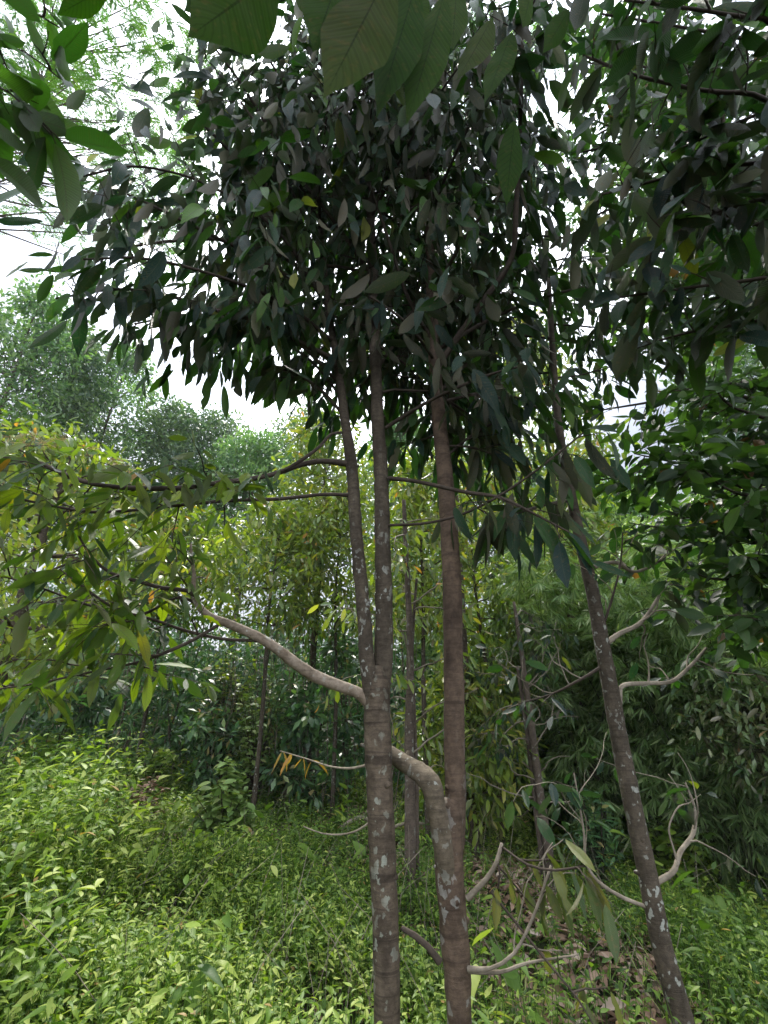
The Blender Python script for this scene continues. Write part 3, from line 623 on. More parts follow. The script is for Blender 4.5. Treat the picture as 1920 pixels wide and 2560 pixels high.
# ---- leaning tree at the right
t = Tree('durian_tree', 'slender speckled tree on the right with pale crooked side branches', 'tree', P(1478, 2212, 3.0)[:2], 'durian trees in the foreground', 103)
cR, rR = t.limb('trunk', [(1475, 2212, 48, 3.0), (1432, 2050, 43, 3.0), (1401, 1900, 40, 3.0), (1369, 1750, 38, 3.0), (1335, 1580, 35, 3.0), (1306, 1420, 32, 3.0), (1280, 1280, 28, 3.0), (1250, 1150, 24, 3.0), (1224, 1020, 20, 3.0), (1205, 900, 16, 3.0), (1190, 700, 12, 3.0), (1180, 500, 7, 3.0)], 'trunk_c', sides=18, rough=.025, step=.03, ground_=True, knots=16)
SV = style(lod=1, L=.14, gap=.055, sub=.16, tgap=.13, slen=.35, hang=.8)
br = ([(1312, 1388, 13, 3.0), (1340, 1368, 10, 3.05), (1380, 1348, 9, 3.15), (1410, 1310, 7, 3.25), (1440, 1255, 4, 3.4)],
      [(1337, 1520, 14, 3.0), (1345, 1482, 10, 3.0), (1400, 1476, 9, 3.1), (1450, 1472, 8, 3.2), (1490, 1440, 7, 3.3), (1525, 1400, 5, 3.4)],
      [(1420, 1905, 13, 3.0), (1455, 1882, 11, 3.0), (1470, 1840, 10, 3.05), (1497, 1800, 9, 3.1), (1500, 1745, 6, 3.15), (1480, 1690, 4, 3.2)],
      [(1398, 1960, 8, 3.0), (1340, 1936, 8, 3.0), (1290, 1902, 7, 3.0), (1266, 1860, 6, 3.0), (1260, 1790, 5, 3.0), (1240, 1670, 3, 3.0)],
      [(1282, 1225, 10, 3.0), (1330, 1215, 8, 3.1), (1370, 1235, 7, 3.2), (1420, 1215, 5, 3.3), (1450, 1180, 4, 3.4)],
      [(1290, 1390, 6, 3.0), (1320, 1300, 5, 2.95), (1340, 1220, 4, 2.9), (1345, 1150, 3, 2.9)],
      [(1300, 1440, 7, 3.0), (1250, 1470, 6, 3.0), (1190, 1500, 4, 3.1), (1120, 1520, 3, 3.2)])
for i, rows in enumerate(br):
    c, r = t.limb('branch', rows, 'paletwig' if i < 5 else 'twig', sides=8, step=.02, rough=.05)
    t.dress(c, SV, t0=(.6, .6, .85, .9, .5, .6, .6)[i], scale=.7)
    forks(t, c, r, 5, .55, leaf=SV)
t.wild(cR, rR, style(lod=0, L=.17, Wr=.32, gap=.05, sub=.12, tgap=.12, hang=1.6), 16, .7, .98, 1.2)
for rows in ([(1235, 1080, 8, 3.0), (1180, 1090, 7, 2.7), (1110, 1110, 6, 2.5), (1060, 1130, 4, 2.4)],):
    c, r = t.limb('branch', rows, 'twig', sides=8); t.dress(c, DA, t0=.4, scale=.5)
tC = t.done('durian')

exec_rest = True
# ------------------------------------------------------------------ broad-leaved tree whose boughs come in from the right
t = Tree('broadleaf_tree', 'dark green broad leaved tree reaching in from the right edge with whorled oval leaves', 'tree', (4.3, 3.4), seed=104)
BR = style(lod=1, kind='broad', L=.15, Wr=.46, hang=.25, gap=.045, sub=.11, tgap=.1, slen=.62, tlen=.26, jit=.35, start=.1, bites=.02, petiole=.012)
tr_, rr_ = t.limb('trunk', (np.array([(4.3, 3.4, -.8), (4.25, 3.4, 1.5), (4.3, 3.35, 3.5), (4.2, 3.3, 6), (4.1, 3.2, 8.5)]), np.array([.12, .1, .085, .06, .03])), 'trunk_c', sides=14)
rng0 = np.random.default_rng(7)
for tx, ty, td in ((1240, 560, 3.4), (1300, 750, 3.6), (1220, 900, 3.4), (1260, 1040, 3.2), (1360, 1130, 3.1), (1480, 1230, 3.0), (1580, 1330, 2.8), (1330, 400, 3.2), (1260, 250, 3.4),
                   (1450, 620, 3.0), (1420, 850, 3.0), (1500, 1000, 2.7), (1200, 330, 3.8), (1600, 1200, 2.6), (1480, 150, 3.0), (1600, 480, 2.6), (1540, 830, 2.6), (1370, 980, 2.8), (1620, 1080, 2.4),
   (1250, 120, 3.2), (1330, 40, 3.0), (1450, 330, 3.4), (1550, 330, 2.4), (1400, 480, 2.8), (1600, 650, 3.0), (1350, 620, 3.2), (1470, 740, 3.4), (1600, 950, 3.1), (1450, 1120, 3.3), (1560, 60, 2.6),
   (1200, 60, 4.2), (1280, 150, 4.4), (1350, 220, 4.0), (1230, 430, 4.2), (1420, 60, 3.6), (1500, 200, 3.8), (1300, 520, 4.4), (1400, 560, 4.0), (1550, 520, 3.6), (1500, 450, 3.2), (1600, 200, 3.2)):
    e = P(tx, ty, td); k = tr_[np.argmin(np.abs(tr_[:, 2] - min(max(e[2] - .2, 1.0), 8)))]
    mid = (k + e) / 2 + np.array((0, 0, .25)) + rng0.normal(0, .12, 3)
    q = e - (e - mid) * .4 + rng0.normal(0, .06, 3)
    c, r = t.limb('branch', (np.array([k, mid, q, e]), np.array([.028, .016, .01, .004])), 'twig', sides=7, step=.06); t.dress(c, BR, t0=.3)
t.done('broad')

# ------------------------------------------------------------------ close boughs: trees standing just outside the picture
def bough_tree(label, base, trunkpts, boughs, st, mat, seed, name='durian_tree', group=None):
    t = Tree(name, label, 'tree', base, group, seed)
    rng = t.rng
    tp = np.array(trunkpts, float); c0, r0 = t.limb('trunk', (tp, np.linspace(.09, .02, len(tp))), 'trunk_c', sides=12, step=.1)
    for rows, t0, sc in boughs:
        p, r = path_px(rows)
        k = c0[np.argmin(np.abs(c0[:, 2] - (p[0][2] - .1)))]
        p = np.vstack([[k], p]); r = np.concatenate([[r[0] * 1.5], r])
        c, rr = t.limb('branch', (p, r), 'twig', sides=8, step=.05); seg = np.linalg.norm(p[1] - k); tot = np.sum(np.linalg.norm(np.diff(p, axis=0), axis=1))
        t.dress(c, st, t0=max(t0, seg / tot * .9), scale=sc)
    return t.done(mat)
NR = style(lod=0, L=.225, Wr=.31, gap=.052, sub=.1, tgap=.11, slen=.46, tlen=.2, hang=1.2, jit=.3)
bough_tree('dark boughs overhead at the top right corner with large drooping leaves', (2.2, -.4),
    [(2.2, -.4, -.1), (2.2, -.4, 1.5), (2.1, -.3, 3.2), (1.9, -.2, 5)],
    [([(1800, 150, 12, 1.0), (1600, 200, 9, 1.05), (1400, 170, 7, 1.1), (1260, 120, 5, 1.15)], .1, 1),
     ([(1800, 330, 12, 1.15), (1650, 350, 9, 1.2), (1500, 370, 7, 1.3), (1300, 420, 5, 1.4)], .1, 1),
     ([(1800, 30, 12, .8), (1650, 40, 9, .82), (1500, 20, 7, .85), (1350, 0, 5, .9)], .1, 1),
     ([(1800, 560, 11, 1.3), (1650, 600, 8, 1.4), (1500, 620, 6, 1.5), (1280, 650, 4, 1.7)], .1, .9),
     ([(1800, 420, 10, 1.2), (1650, 430, 8, 1.3), (1520, 470, 6, 1.35), (1400, 540, 4, 1.5)], .1, 1), ([(1800, 100, 10, 1.2), (1650, 90, 8, 1.3), (1480, 60, 6, 1.35), (1300, 30, 4, 1.4)], .1, 1),
     ([(1800, 200, 10, 1.0), (1680, 230, 8, 1.1), (1560, 280, 6, 1.15), (1450, 330, 4, 1.25)], .1, 1), ([(1800, 480, 10, 1.7), (1600, 470, 8, 1.8), (1400, 430, 6, 1.9), (1250, 480, 4, 2.0)], .1, 1), ([(1800, 640, 10, 1.5), (1650, 690, 8, 1.6), (1480, 720, 6, 1.8), (1350, 760, 4, 2.0)], .1, .9),
     ([(1800, 250, 9, 1.5), (1600, 270, 7, 1.6), (1400, 300, 6, 1.8), (1250, 330, 4, 2.0)], .1, 1)], NR, 'durian', 105)
# big leaves close to the lens along the top edge
t = Tree('durian_tree', 'nearest overhanging bough with very large green leaves at the top centre', 'tree', (.3, -.9), None, 106)
t.limb('trunk', (np.array([(.3, -.9, -.05), (.32, -.9, 1.5), (.25, -.8, 3.0), (.2, -.75, 4.4)]), np.array([.08, .07, .05, .02])), 'trunk_c', sides=12)
bp = np.array([(.25, -.8, 3.0), (.15, -.1, 2.75), P(960, -160, .42), P(760, -130, .42), P(560, -90, .45), P(430, -60, .5)])
c, r = t.limb('branch', (bp, np.array([.02, .012, .006, .004, .003, .002])), 'twig', sides=8)
bp2 = np.array([(.15, -.1, 2.75), P(1200, -120, .55), P(1150, -60, .6), P(1080, -20, .65)])
t.limb('branch', (bp2, np.array([.01, .006, .004, .002])), 'twig', sides=8)
def big(x0, y0, x1, y1, d0, d1, wr, face=0.0):
    a, b = P(x0, y0, d0), P(x1, y1, d1); D = b - a; n = nrm(nrm((a + b) / 2 - np.array((0, 0, CAMZ))) + np.array((t.rng.uniform(-.3, .3), .1, .25)))
    L = np.linalg.norm(D); leaves(t.leaf, a[None], D[None], n[None], L, L * wr, t.rng, lod=-1, kind='near', curl=.02, fold=.25, rnd=np.array([t.rng.uniform(.2, .9)]))
for a in ((600, -60, 398, 90, .42, .4, .40), (540, -70, 480, 50, .46, .45, .4), (735, -60, 676, 112, .43, .42, .26), (838, -60, 697, 225, .41, .42, .27), (900, -40, 812, 258, .5, .5, .17), (958, -10, 878, 290, .55, .55, .155),
          (1062, 40, 985, 185, .62, .62, .22), (1105, 70, 1046, 230, .75, .75, .2), (988, -40, 975, 120, .6, .6, .18), (640, -40, 690, 40, .7, .7, .25), (880, -40, 925, 60, .8, .8, .22),
          (235, -30, 120, 35, .5, .5, .32), (1112, 260, 1088, 460, .95, .95, .17), (1150, -30, 1130, 60, .7, .7, .25), (1230, 20, 1170, 120, .9, .9, .2)): big(*a)
t.done('near')
bough_tree('long pointed leaves hanging in at the top left corner', (-1.7, -.2),
    [(-1.7, -.2, .1), (-1.7, -.2, 1.6), (-1.6, -.1, 3.0), (-1.5, 0, 4.4)],
    [([(-120, 100, 9, .62), (-40, 90, 6, .66), (50, 110, 4, .7), (130, 170, 3, .74)], .1, .8),
     ([(-150, 180, 9, .66), (-60, 170, 6, .7), (20, 200, 4, .72), (110, 290, 3, .76)], .1, .8),
     ([(-140, 260, 9, .7), (-60, 240, 6, .74), (10, 230, 4, .78), (80, 260, 3, .8)], .1, .45),
     ([(-160, -30, 9, .6), (-60, -20, 6, .62), (40, 10, 4, .65), (130, 60, 3, .7)], .1, .5)],
    style(lod=0, L=.185, Wr=.33, gap=.06, sub=.13, tgap=.3, slen=.2, tlen=.08, hang=.45, jit=.25), 'corner', 107)

# ------------------------------------------------------------------ trees with clumped crowns, for the middle distance and beyond
def clump_tree(name, label, base, H, crown_r, z0, nl, st_leaf, mat, seed, trunk_r=.12, trunk_mat='fartrunk', clump_n=40, per=160, clump_r=.8, group=None, flat=.8, lod=2, wr=.4, kind='broad', hang=.2, tops=None, lean=(0, 0), twigmat='twig'):
    t = Tree(name, label, 'tree', base, group, seed); rng = t.rng; b = t.base
    top = b + np.array((lean[0], lean[1], H))
    tp = np.array([b + (0, 0, -.1), b + (top - b) * .3 + rng.normal(0, .12, 3) * H * .02, b + (top - b) * .65 + rng.normal(0, .3, 3) * H * .03, top - (0, 0, H * .06)])
    c, r = t.limb('trunk', (tp, np.array([trunk_r * 1.2, trunk_r, trunk_r * .7, trunk_r * .2])), trunk_mat, sides=10, step=.3)
    lim = Acc()
    for i in range(clump_n):
        f = (i + rng.random()) / clump_n; z = z0 + (H - z0) * f
        rad = crown_r * math.sqrt(max(.05, 1 - (2 * abs(f - .45)) ** 2.2)) * math.sqrt(rng.uniform(.15, 1)); az = i * 2.399 + rng.uniform(-.4, .4)
        pc = b + np.array((rad * math.cos(az) + lean[0] * z / H, rad * math.sin(az) + lean[1] * z / H, z))
        k = c[np.argmin(np.abs(c[:, 2] - (pc[2] - rad * .45)))]
        mid = (k + pc) / 2 + rng.normal(0, .1, 3) * rad - UP * rad * .06
        if lod == 1:
            ba = Acc(); tube(ba, [k, mid, pc], [trunk_r * .3, trunk_r * .16, trunk_r * .05], step=.15, sides=5); ba.build('branch', M[trunk_mat], t.e, t.base)
        else: tube(lim, [k, mid, pc], [trunk_r * .3, trunk_r * .16, trunk_r * .05], step=.3, sides=5)
        cr_ = clump_r * rng.uniform(.6, 1.35); n = int(per * (cr_ / clump_r) ** 2)
        dirs = nrm(rng.normal(0, 1, (n, 3))); pos = dirs * (rng.random(n) ** .45)[:, None] * cr_ * np.array((1, 1, flat)) + pc
        for _ in range(6):
            e = pc + nrm(rng.normal(0, 1, 3)) * cr_ * .9; tube(lim, [pc, (pc + e) / 2 + rng.normal(0, .06, 3), e], [trunk_r * .05, trunk_r * .03, trunk_r * .02], step=.3, sides=3)
        D = nrm(dirs * .6 + rng.normal(0, .6, (n, 3)) - UP * hang); N = nrm(UP + rng.normal(0, .5, (n, 3)))
        L = st_leaf * rng.uniform(.6, 1.3, n)
        leaves(t.leaf, pos, D, N, L, L * wr, rng, lod=lod, kind=kind, curl=.15, fold=.3, rnd=np.where(rng.random(n) < .012, 1.0, np.clip(rng.normal(.5 + rng.normal(0, .15), .25, n), 0, .97)))
    t.leaf.build('crown', M[mat], t.e, t.base, extra=lim, mat2=M[trunk_mat])
    return t.e

GF = 'tall trees of the far forest edge'
def crown_at(name, xd, ytop, ybot, d, cr2, lab, mat, seed, leaf, n, per, cl, group, trunk_r=.2, **k):
    """a tree whose crown spans the heights seen at ytop..ybot, d metres away"""
    x = float(P(xd, (ytop * .55 + ybot * .45), d)[0]); g = float(ground(x, d)); H = float(P(0, ytop, d)[2]) - g; z0 = max(.6, float(P(0, ybot, d)[2]) - g)
    return clump_tree(name, lab, (x, d), H, cr2, z0, 0, leaf, mat, seed, trunk_r=trunk_r, clump_n=n, per=per, clump_r=cl, group=group, **k)
far = [(-5, 640, 1150, 15, 2.6, 'the tallest pale forest tree, cut by the left edge of the picture', 'far'),
       (115, 730, 1150, 17, 2.3, 'bright green hazy forest tree next to the tallest one at the left', 'fardark'),
       (225, 760, 1200, 19, 2.7, 'rounded airy forest crown under the open patch of sky', 'far'),
       (345, 880, 1250, 20, 2.6, 'lower hazy forest tree right of the rounded airy crown', 'fardark'),
       (440, 900, 1250, 21, 2.6, 'dark green far tree in the sky gap above the long dark branch', 'fardark'),
       (540, 950, 1250, 19, 2.4, 'small bright far tree at the lowest dip of the sky gap', 'far'),
       (655, 905, 1250, 22, 2.7, 'grey green far tree seen just left of the leaning stem', 'fardark'),
       (870, 900, 1300, 18, 2.5, 'far forest tree seen between the forked stems and the brown trunk', 'far'),
       (1060, 930, 1300, 19, 2.6, 'far forest tree behind the gap right of the brown trunk', 'fardark'),
       (1230, 1000, 1350, 17, 2.6, 'pale far tree standing behind the top of the speckled trunk', 'far'),
       (1380, 1050, 1400, 16, 2.6, 'bright far tree above the bamboo right of the speckled trunk', 'far'),
       (1650, 760, 1400, 14, 2.6, 'far tree at the right edge showing between the oval leaved boughs', 'fardark')]
for i, (xd, yt, yb, d, cr2, lab, m) in enumerate(far): crown_at('forest_tree', xd, yt, yb, d, cr2, lab, m, 200 + i, .25, 62, 210, .85, GF, trunk_r=.11)
crown_at('orchard_tree', 1160, 690, 1150, 8.5, 1.2, 'tall thin olive tree rising high between the brown trunk and the speckled trunk', 'olive', 230, .2, 40, 80, .5, None, trunk_r=.07, lod=1, wr=.33, kind='durian', hang=.8)
crown_at('orchard_tree', 700, 900, 1150, 9.5, 1.0, 'olive tree crown showing just left of the leaning stem above the dark branches', 'olive', 231, .18, 34, 80, .5, None, trunk_r=.07, lod=1, wr=.33, kind='durian', hang=.5)

def fx(xd, d): return float(P(xd, 1500, d)[0])
# feathery tree over the top left
def feather(label, base, H, crown_r, z0, n_cl, seed, off=(0, 0)):
    t = Tree('feather_leaved_tree', label, 'tree', base, None, seed); rng = t.rng; b = t.base
    tp = np.array([b, b + (0.1, 0, H * .4), b + (0, .2, H * .75), b + (.1, 0, H * .98)])
    c, r = t.limb('trunk', (tp, np.array([.16, .13, .08, .02])), 'fartrunk', sides=10, step=.3); lim = Acc()
    for i in range(n_cl):
        z = z0 + (H - z0) * (i + rng.random()) / n_cl; rad = crown_r * math.sqrt(rng.uniform(.05, 1)) ; az = rng.uniform(0, 6.28)
        pc = b + np.array((off[0] + rad * math.cos(az), off[1] + rad * math.sin(az), z)); k = c[np.argmin(np.abs(c[:, 2] - (pc[2] - rad * .5)))]
        tube(lim, [k, (k + pc) / 2 + rng.normal(0, .25, 3), pc], [.025, .012, .004], step=.3, sides=5)
        nf = 13
        for q in range(nf):                              # each frond: a rachis with rows of pinnae
            d = nrm(np.array((math.cos(q * 2.4), math.sin(q * 2.4), rng.uniform(-.5, .35)))); ln = rng.uniform(.35, .6)
            fp = twig_path(pc + rng.normal(0, .3, 3), d, ln, rng, 1.2, n=5, wob=.1)
            tube(lim, fp, [.003, .0015], step=.2, sides=3)
            s = np.linspace(.15, 1, 22); pts = np.stack([np.interp(s * 5, np.arange(6), fp[:, k2]) for k2 in range(3)], 1)
            sdir = nrm(np.cross(d, UP)); pts = np.repeat(pts, 2, 0); sg = np.tile([1, -1], 22)[:, None]
            D = nrm(sdir[None] * sg + d[None] * .5 + rng.normal(0, .08, (44, 3))); N = np.tile(UP, (44, 1)) + rng.normal(0, .2, (44, 3))
            L = .11 * np.repeat(np.sin(np.pi * np.clip(s, 0, .95)) * .7 + .35, 2)
            leaves(t.leaf, pts, D, N, L, .017, rng, lod=2, kind='oval', curl=.1, fold=.1, rnd=np.full(44, np.clip(rng.normal(.5, .3), 0, 1)))
    t.leaf.build('crown', M['feather'], t.e, t.base, extra=lim, mat2=M['fartrunk'])
feather('tall feathery leaved tree filling the sky at the top left', (-9.9, 7.0), 21, 2.9, 12.5, 120, 301, off=(2.2, 0))
feather('feathery leaved tree high behind the right of the main crown', (float(P(962, 1000, 2.57)[0]) * 8 / 2.57, 8.0), 26, 2.4, 14, 45, 302, off=(1.6, 0))

# flowering tree at the left
e = clump_tree('flowering_tree', 'olive leaved tree at the left edge with straw coloured flower sprays', (fx(-10, 6.3), 6.3), 5.3, 1.75, 1.6, 0, .17, 'olive', 401, trunk_r=.09, clump_n=50, per=100, clump_r=.5, lod=1, wr=.36, kind='durian', hang=.6)
fl = Acc(); rngf = np.random.default_rng(402); eb = np.array(e.location)
for _ in range(70):
    az = rngf.uniform(0, 6.28); el = rngf.uniform(-.1, 1.2); q = eb + np.array((0, 0, 3.4)) + 1.75 * np.array((math.cos(az) * math.cos(el), math.sin(az) * math.cos(el), math.sin(el) * .95))
    for k in range(16):
        d = nrm(rngf.normal(0, 1, 3)); tube(fl, [q, q + d * .07, q + d * rngf.uniform(.08, .17) - UP * .02], [.003, .0025, .004], step=.05, sides=3)
fl.build('flowers', M['straw'], e, eb)

# yellow-green orchard trees behind the pair
GO = 'olive orchard trees in the middle distance'
orch = [(600, 1100, 1340, 8.2, 1.2, 'olive orchard tree left of the forked trunk above the dark wood', 'olive'),
        (380, 1110, 1330, 9.5, 1.3, 'olive tree above the dark wood behind the pale curved limb', 'green_durian'),
        (740, 1060, 1340, 9.0, 1.1, 'olive orchard tree directly behind the forked trunk', 'olive'),
        (1030, 1000, 1420, 8.6, 1.25, 'yellow green orchard tree behind the straight brown trunk', 'olive'),
        (1250, 1060, 1330, 9.4, .9, 'loose olive orchard tree crown behind the speckled trunk', 'olive'),
        (1010, 1450, 1800, 7.6, .8, 'small low orchard tree right behind the straight brown trunk', 'olive'),
        (1650, 1430, 1700, 6.0, .5, 'glossy grey leaved small tree at the right edge in front of the bamboo', 'silver'),
        (1500, 1180, 1420, 8.0, .9, 'loose olive tree crown behind the crooked pale branches', 'olive'),
        (905, 1000, 1350, 7.2, .8, 'olive orchard tree in the narrow gap between the two big trunks', 'olive')]
for i, (xd, yt, yb, d, cr2, lab, m) in enumerate(orch):
    crown_at('orchard_tree', xd, yt, yb, d, cr2, lab, m, 410 + i, .17 if d > 7 else .13, 46, 62, .42, GO, trunk_r=.035, lod=1, wr=.3, kind='durian', hang=.55, trunk_mat='trunk_c')
def twin(label, stems, crown, seed, leafmat):
    """slim orchard tree with two stems, placed by where it stands"""
    d = stems[0][0][3]; t = Tree('orchard_tree', label, 'tree', P(stems[0][0][0], 1950, d)[:2], GO, seed); rng = t.rng
    for k, rows in enumerate(stems):
        c, r = t.limb('trunk' if k == 0 else 'stem', rows, 'fartrunk', sides=12, rough=.04, step=.06, ground_=True, knots=4)
        for i in range(9):
            j = int(len(c) * (.3 + .68 * (i + rng.random()) / 9)) - 1; az = i * 2.4 + k; p = twig_path(c[j], nrm(np.array((math.cos(az), math.sin(az), .25))), rng.uniform(.5, 1.1), rng, .1, n=8, wob=.42)
            a = Acc(); tube(a, p, [.011, .003], step=.08, sides=6); a.build('branch', M['paletwig'], t.e, t.base)
            if j > len(c) * crown: t.dress(p, style(lod=1, L=.15, Wr=.32, gap=.06, sub=.13, tgap=.13, slen=.35, hang=1.3))
    t.done(leafmat, 'paletwig')
twin('thin twin stemmed tree standing in the gap between the two big trunks',
     [[(884, 1960, 27, 5.4), (886, 1800, 24, 5.4), (884, 1600, 20, 5.4), (886, 1400, 15, 5.4), (880, 1250, 12, 5.4), (872, 1080, 8, 5.4)], [(899, 1930, 14, 5.5), (897, 1700, 15, 5.5), (893, 1550, 12, 5.5), (890, 1400, 8, 5.5), (900, 1250, 5, 5.5)]], .5, 440, 'olive')
twin('twin trunk tree with a dark hanging leaf cluster left of the speckled trunk',
     [[(1196, 1980, 24, 6.6), (1186, 1850, 20, 6.6), (1165, 1700, 17, 6.6), (1150, 1580, 15, 6.6), (1132, 1450, 11, 6.6), (1110, 1300, 6, 6.6)], [(1180, 1930, 14, 6.7), (1160, 1760, 13, 6.7), (1142, 1600, 12, 6.7), (1118, 1440, 7, 6.7)]], .55, 441, 'durian')

# ------------------------------------------------------------------ bamboo
def bamboo(seed, n=20, H=5.5, leafn=26):
    t = Tree('bamboo_clump', 'bamboo', 'bamboo', (0, 0), 'bamboo clumps at the right edge of the clearing', seed); rng = t.rng; t.base[:] = 0; t.e.location = (0, 0, 0)
    for i in range(n):
        az = rng.uniform(0, 6.28); r0 = rng.uniform(0, .45); lean = rng.uniform(.1, .45); h = H * rng.uniform(.7, 1.1)
        b = np.array((r0 * math.cos(az), r0 * math.sin(az), -.1)); o = np.array((math.cos(az), math.sin(az), 0))
        p = [b + o * lean * h * f ** 2 * .8 + UP * h * (f - .12 * f ** 3) for f in np.linspace(0, 1, 6)]
        a = Acc(); c, r = tube(a, p, [.018, .016, .013, .009, .004, .002], step=.25, sides=6); a.build('culm', M['culm'], t.e)
        for k in range(1, len(c)):
            if c[k][2] < .5 + .9 * rng.random(): continue
            for _ in range(3):
                q = twig_path(c[k], nrm(rng.normal(0, 1, 3) + UP * .2), rng.uniform(.25, .65), rng, .8, n=3)
                tube(t.tw, q, [.003, .0015], step=.2, sides=3)
                for e2 in (q[1], q[2], q[3], q[3]):
                    m = 8; fa = np.linspace(-1.2, 1.2, m) + rng.uniform(-.2, .2, m); dd = nrm(q[3] - q[2]); s2 = nrm(np.cross(dd, UP) + 1e-6)
                    D = nrm(dd[None] * np.cos(fa)[:, None] + s2[None] * np.sin(fa)[:, None] - UP * rng.uniform(.2, .9)); L = rng.uniform(.15, .29, m)
                    leaves(t.leaf, np.tile(e2, (m, 1)), D, np.tile(UP, (m, 1)) + rng.normal(0, .8, (m, 3)), L, L * .125, rng, lod=2, kind='lance', curl=.2, fold=.2, rnd=np.clip(rng.normal(.5, .2, m), 0, 1))
    t.leaf.build('crown', M['bamboo'], t.e, extra=t.tw, mat2=M['culm']); return t.e
b0 = bamboo(501, H=5.2)
def place(o, xd, d, rz, sc, lab, first):
    x = fx(xd, d); loc = (x, d, float(ground(x, d)))
    if first: o.location = loc; o.rotation_euler = (0, 0, rz); o.scale = (sc,) * 3; o['label'] = lab; return o
    return copy_tree(o, loc, rz, sc, lab)
bl = [(1240, 8.6, .95, 'bamboo clump seen immediately left of the speckled trunk'), (1400, 7.9, .95, 'bamboo clump just right of the speckled trunk, bright green fans'), (1500, 7.3, .95, 'bamboo clump behind the crooked pale branches'),
      (1610, 6.9, .85, 'bamboo clump with dense dark culms toward the right edge'), (1720, 6.2, .85, 'rightmost bamboo clump at the picture edge'), (1140, 10.5, 1.0, 'bamboo clump in the shade behind the twin trunk tree'), (1000, 11.5, .9, 'bamboo clump seen low behind the straight brown trunk'),
      (1600, 9.5, 1.35, 'tall bamboo clump rising behind the others on the right'), (1380, 10.5, 1.35, 'tall bamboo clump rising behind the speckled trunk'), (1500, 8.6, 1.15, 'middle sized bamboo clump in the thick of the bamboo')]
for i, (xd, d, sc, lab) in enumerate(bl): place(b0, xd, d, i * 1.3, sc, lab, i == 0)

# ------------------------------------------------------------------ understory saplings and shrubs at the forest edge
def sapling(seed, H, name='sapling', leaf=.1, mat='shade', n=14, group='saplings at the shaded forest edge', vine=True, kind='broad', wr=.42):
    t = Tree(name, 'x', name.replace('_', ' '), (0, 0), group, seed); rng = t.rng; t.base[:] = 0; t.e.location = (0, 0, 0)
    for s_ in range(2):
        az = rng.uniform(0, 6.28); top = np.array((math.cos(az) * .35, math.sin(az) * .35, H * (1 - .3 * s_)))
        c, r = t.limb('trunk', (np.array([(.1 * s_, 0, -.1), top * .35 + rng.normal(0, .06, 3), top * .7 + rng.normal(0, .08, 3), top]), np.array([.022, .018, .012, .004])), 'fartrunk', sides=6, step=.2)
        for i in range(n):
            f = .2 + .8 * i / n; k = c[int(f * (len(c) - 1))]; d = nrm(rng.normal(0, 1, 3) * (1, 1, .4) + UP * .1)
            p = twig_path(k, d, rng.uniform(.4, .9), rng, .5, n=4); tube(t.tw, p, [.005, .002], step=.2, sides=3)
            for q in p[1:]:
                m = 12; dd = nrm(rng.normal(0, 1, (m, 3)) - UP * .3); L = leaf * rng.uniform(.6, 1.3, m)
                leaves(t.leaf, q + dd * .12, dd, np.tile(UP, (m, 1)) + rng.normal(0, .5, (m, 3)), L, L * wr, rng, lod=2, kind=kind, curl=.2, fold=.2, rnd=np.clip(rng.normal(.5, .28, m), 0, 1))
    if vine:
        for _ in range(6):
            x0 = rng.uniform(-.5, .5, 2); p = [np.array((x0[0] + .1 * math.sin(k), x0[1] + rng.normal(0, .05), H * .95 * (1 - k / 7))) for k in range(8)]
            tube(t.tw, p, [.005, .009], step=.15, sides=4)
    t.leaf.build('crown', M[mat], t.e, extra=t.tw, mat2=M['paletwig']); return t.e
protos = [sapling(601, 3.6, leaf=.15), sapling(602, 2.9, leaf=.19), sapling(603, 4.4, leaf=.16, wr=.3)]
spots = []
rs = np.random.default_rng(61)
words = ['left edge', 'flowering tree', 'pale curved limb', 'shaded wood', 'forked trunk']
adj = ['slim', 'leafy', 'tall', 'sparse', 'vine hung', 'bushy', 'leaning', 'dark leaved', 'thin stemmed', 'dense']
placeword = [(60, 'near the left edge of the dark wood'), (160, 'a little in from the left edge of the dark wood'), (270, 'below the drooping green leaves at left'), (370, 'left of the bushy shrub in the clearing'),
             (460, 'directly behind the bushy shrub'), (540, 'right of the bushy shrub'), (620, 'under the middle of the pale limb'), (700, 'under the thick end of the pale limb'), (770, 'just left of the lichen spotted trunk'), (900, 'between the two big trunks'), (1060, 'just right of the brown trunk'), (1150, 'behind the twin trunk orchard tree'), (1270, 'left of the speckled trunk')]
used = [False] * 3; cnt = 0
for row, (dd, w) in enumerate(((10.0, 'front row sapling'), (11.8, 'second row sapling'))):
    for i, (xd, wh) in enumerate(placeword):
        k = (i + row) % 3; d = dd + rs.uniform(-.6, .6)
        place(protos[k], xd + rs.uniform(-15, 15) + row * 25, d, rs.uniform(0, 6), rs.uniform(.85, 1.15), f'{adj[(i * 3 + row * 5) % 10]} {w} {wh}', not used[k]); used[k] = True

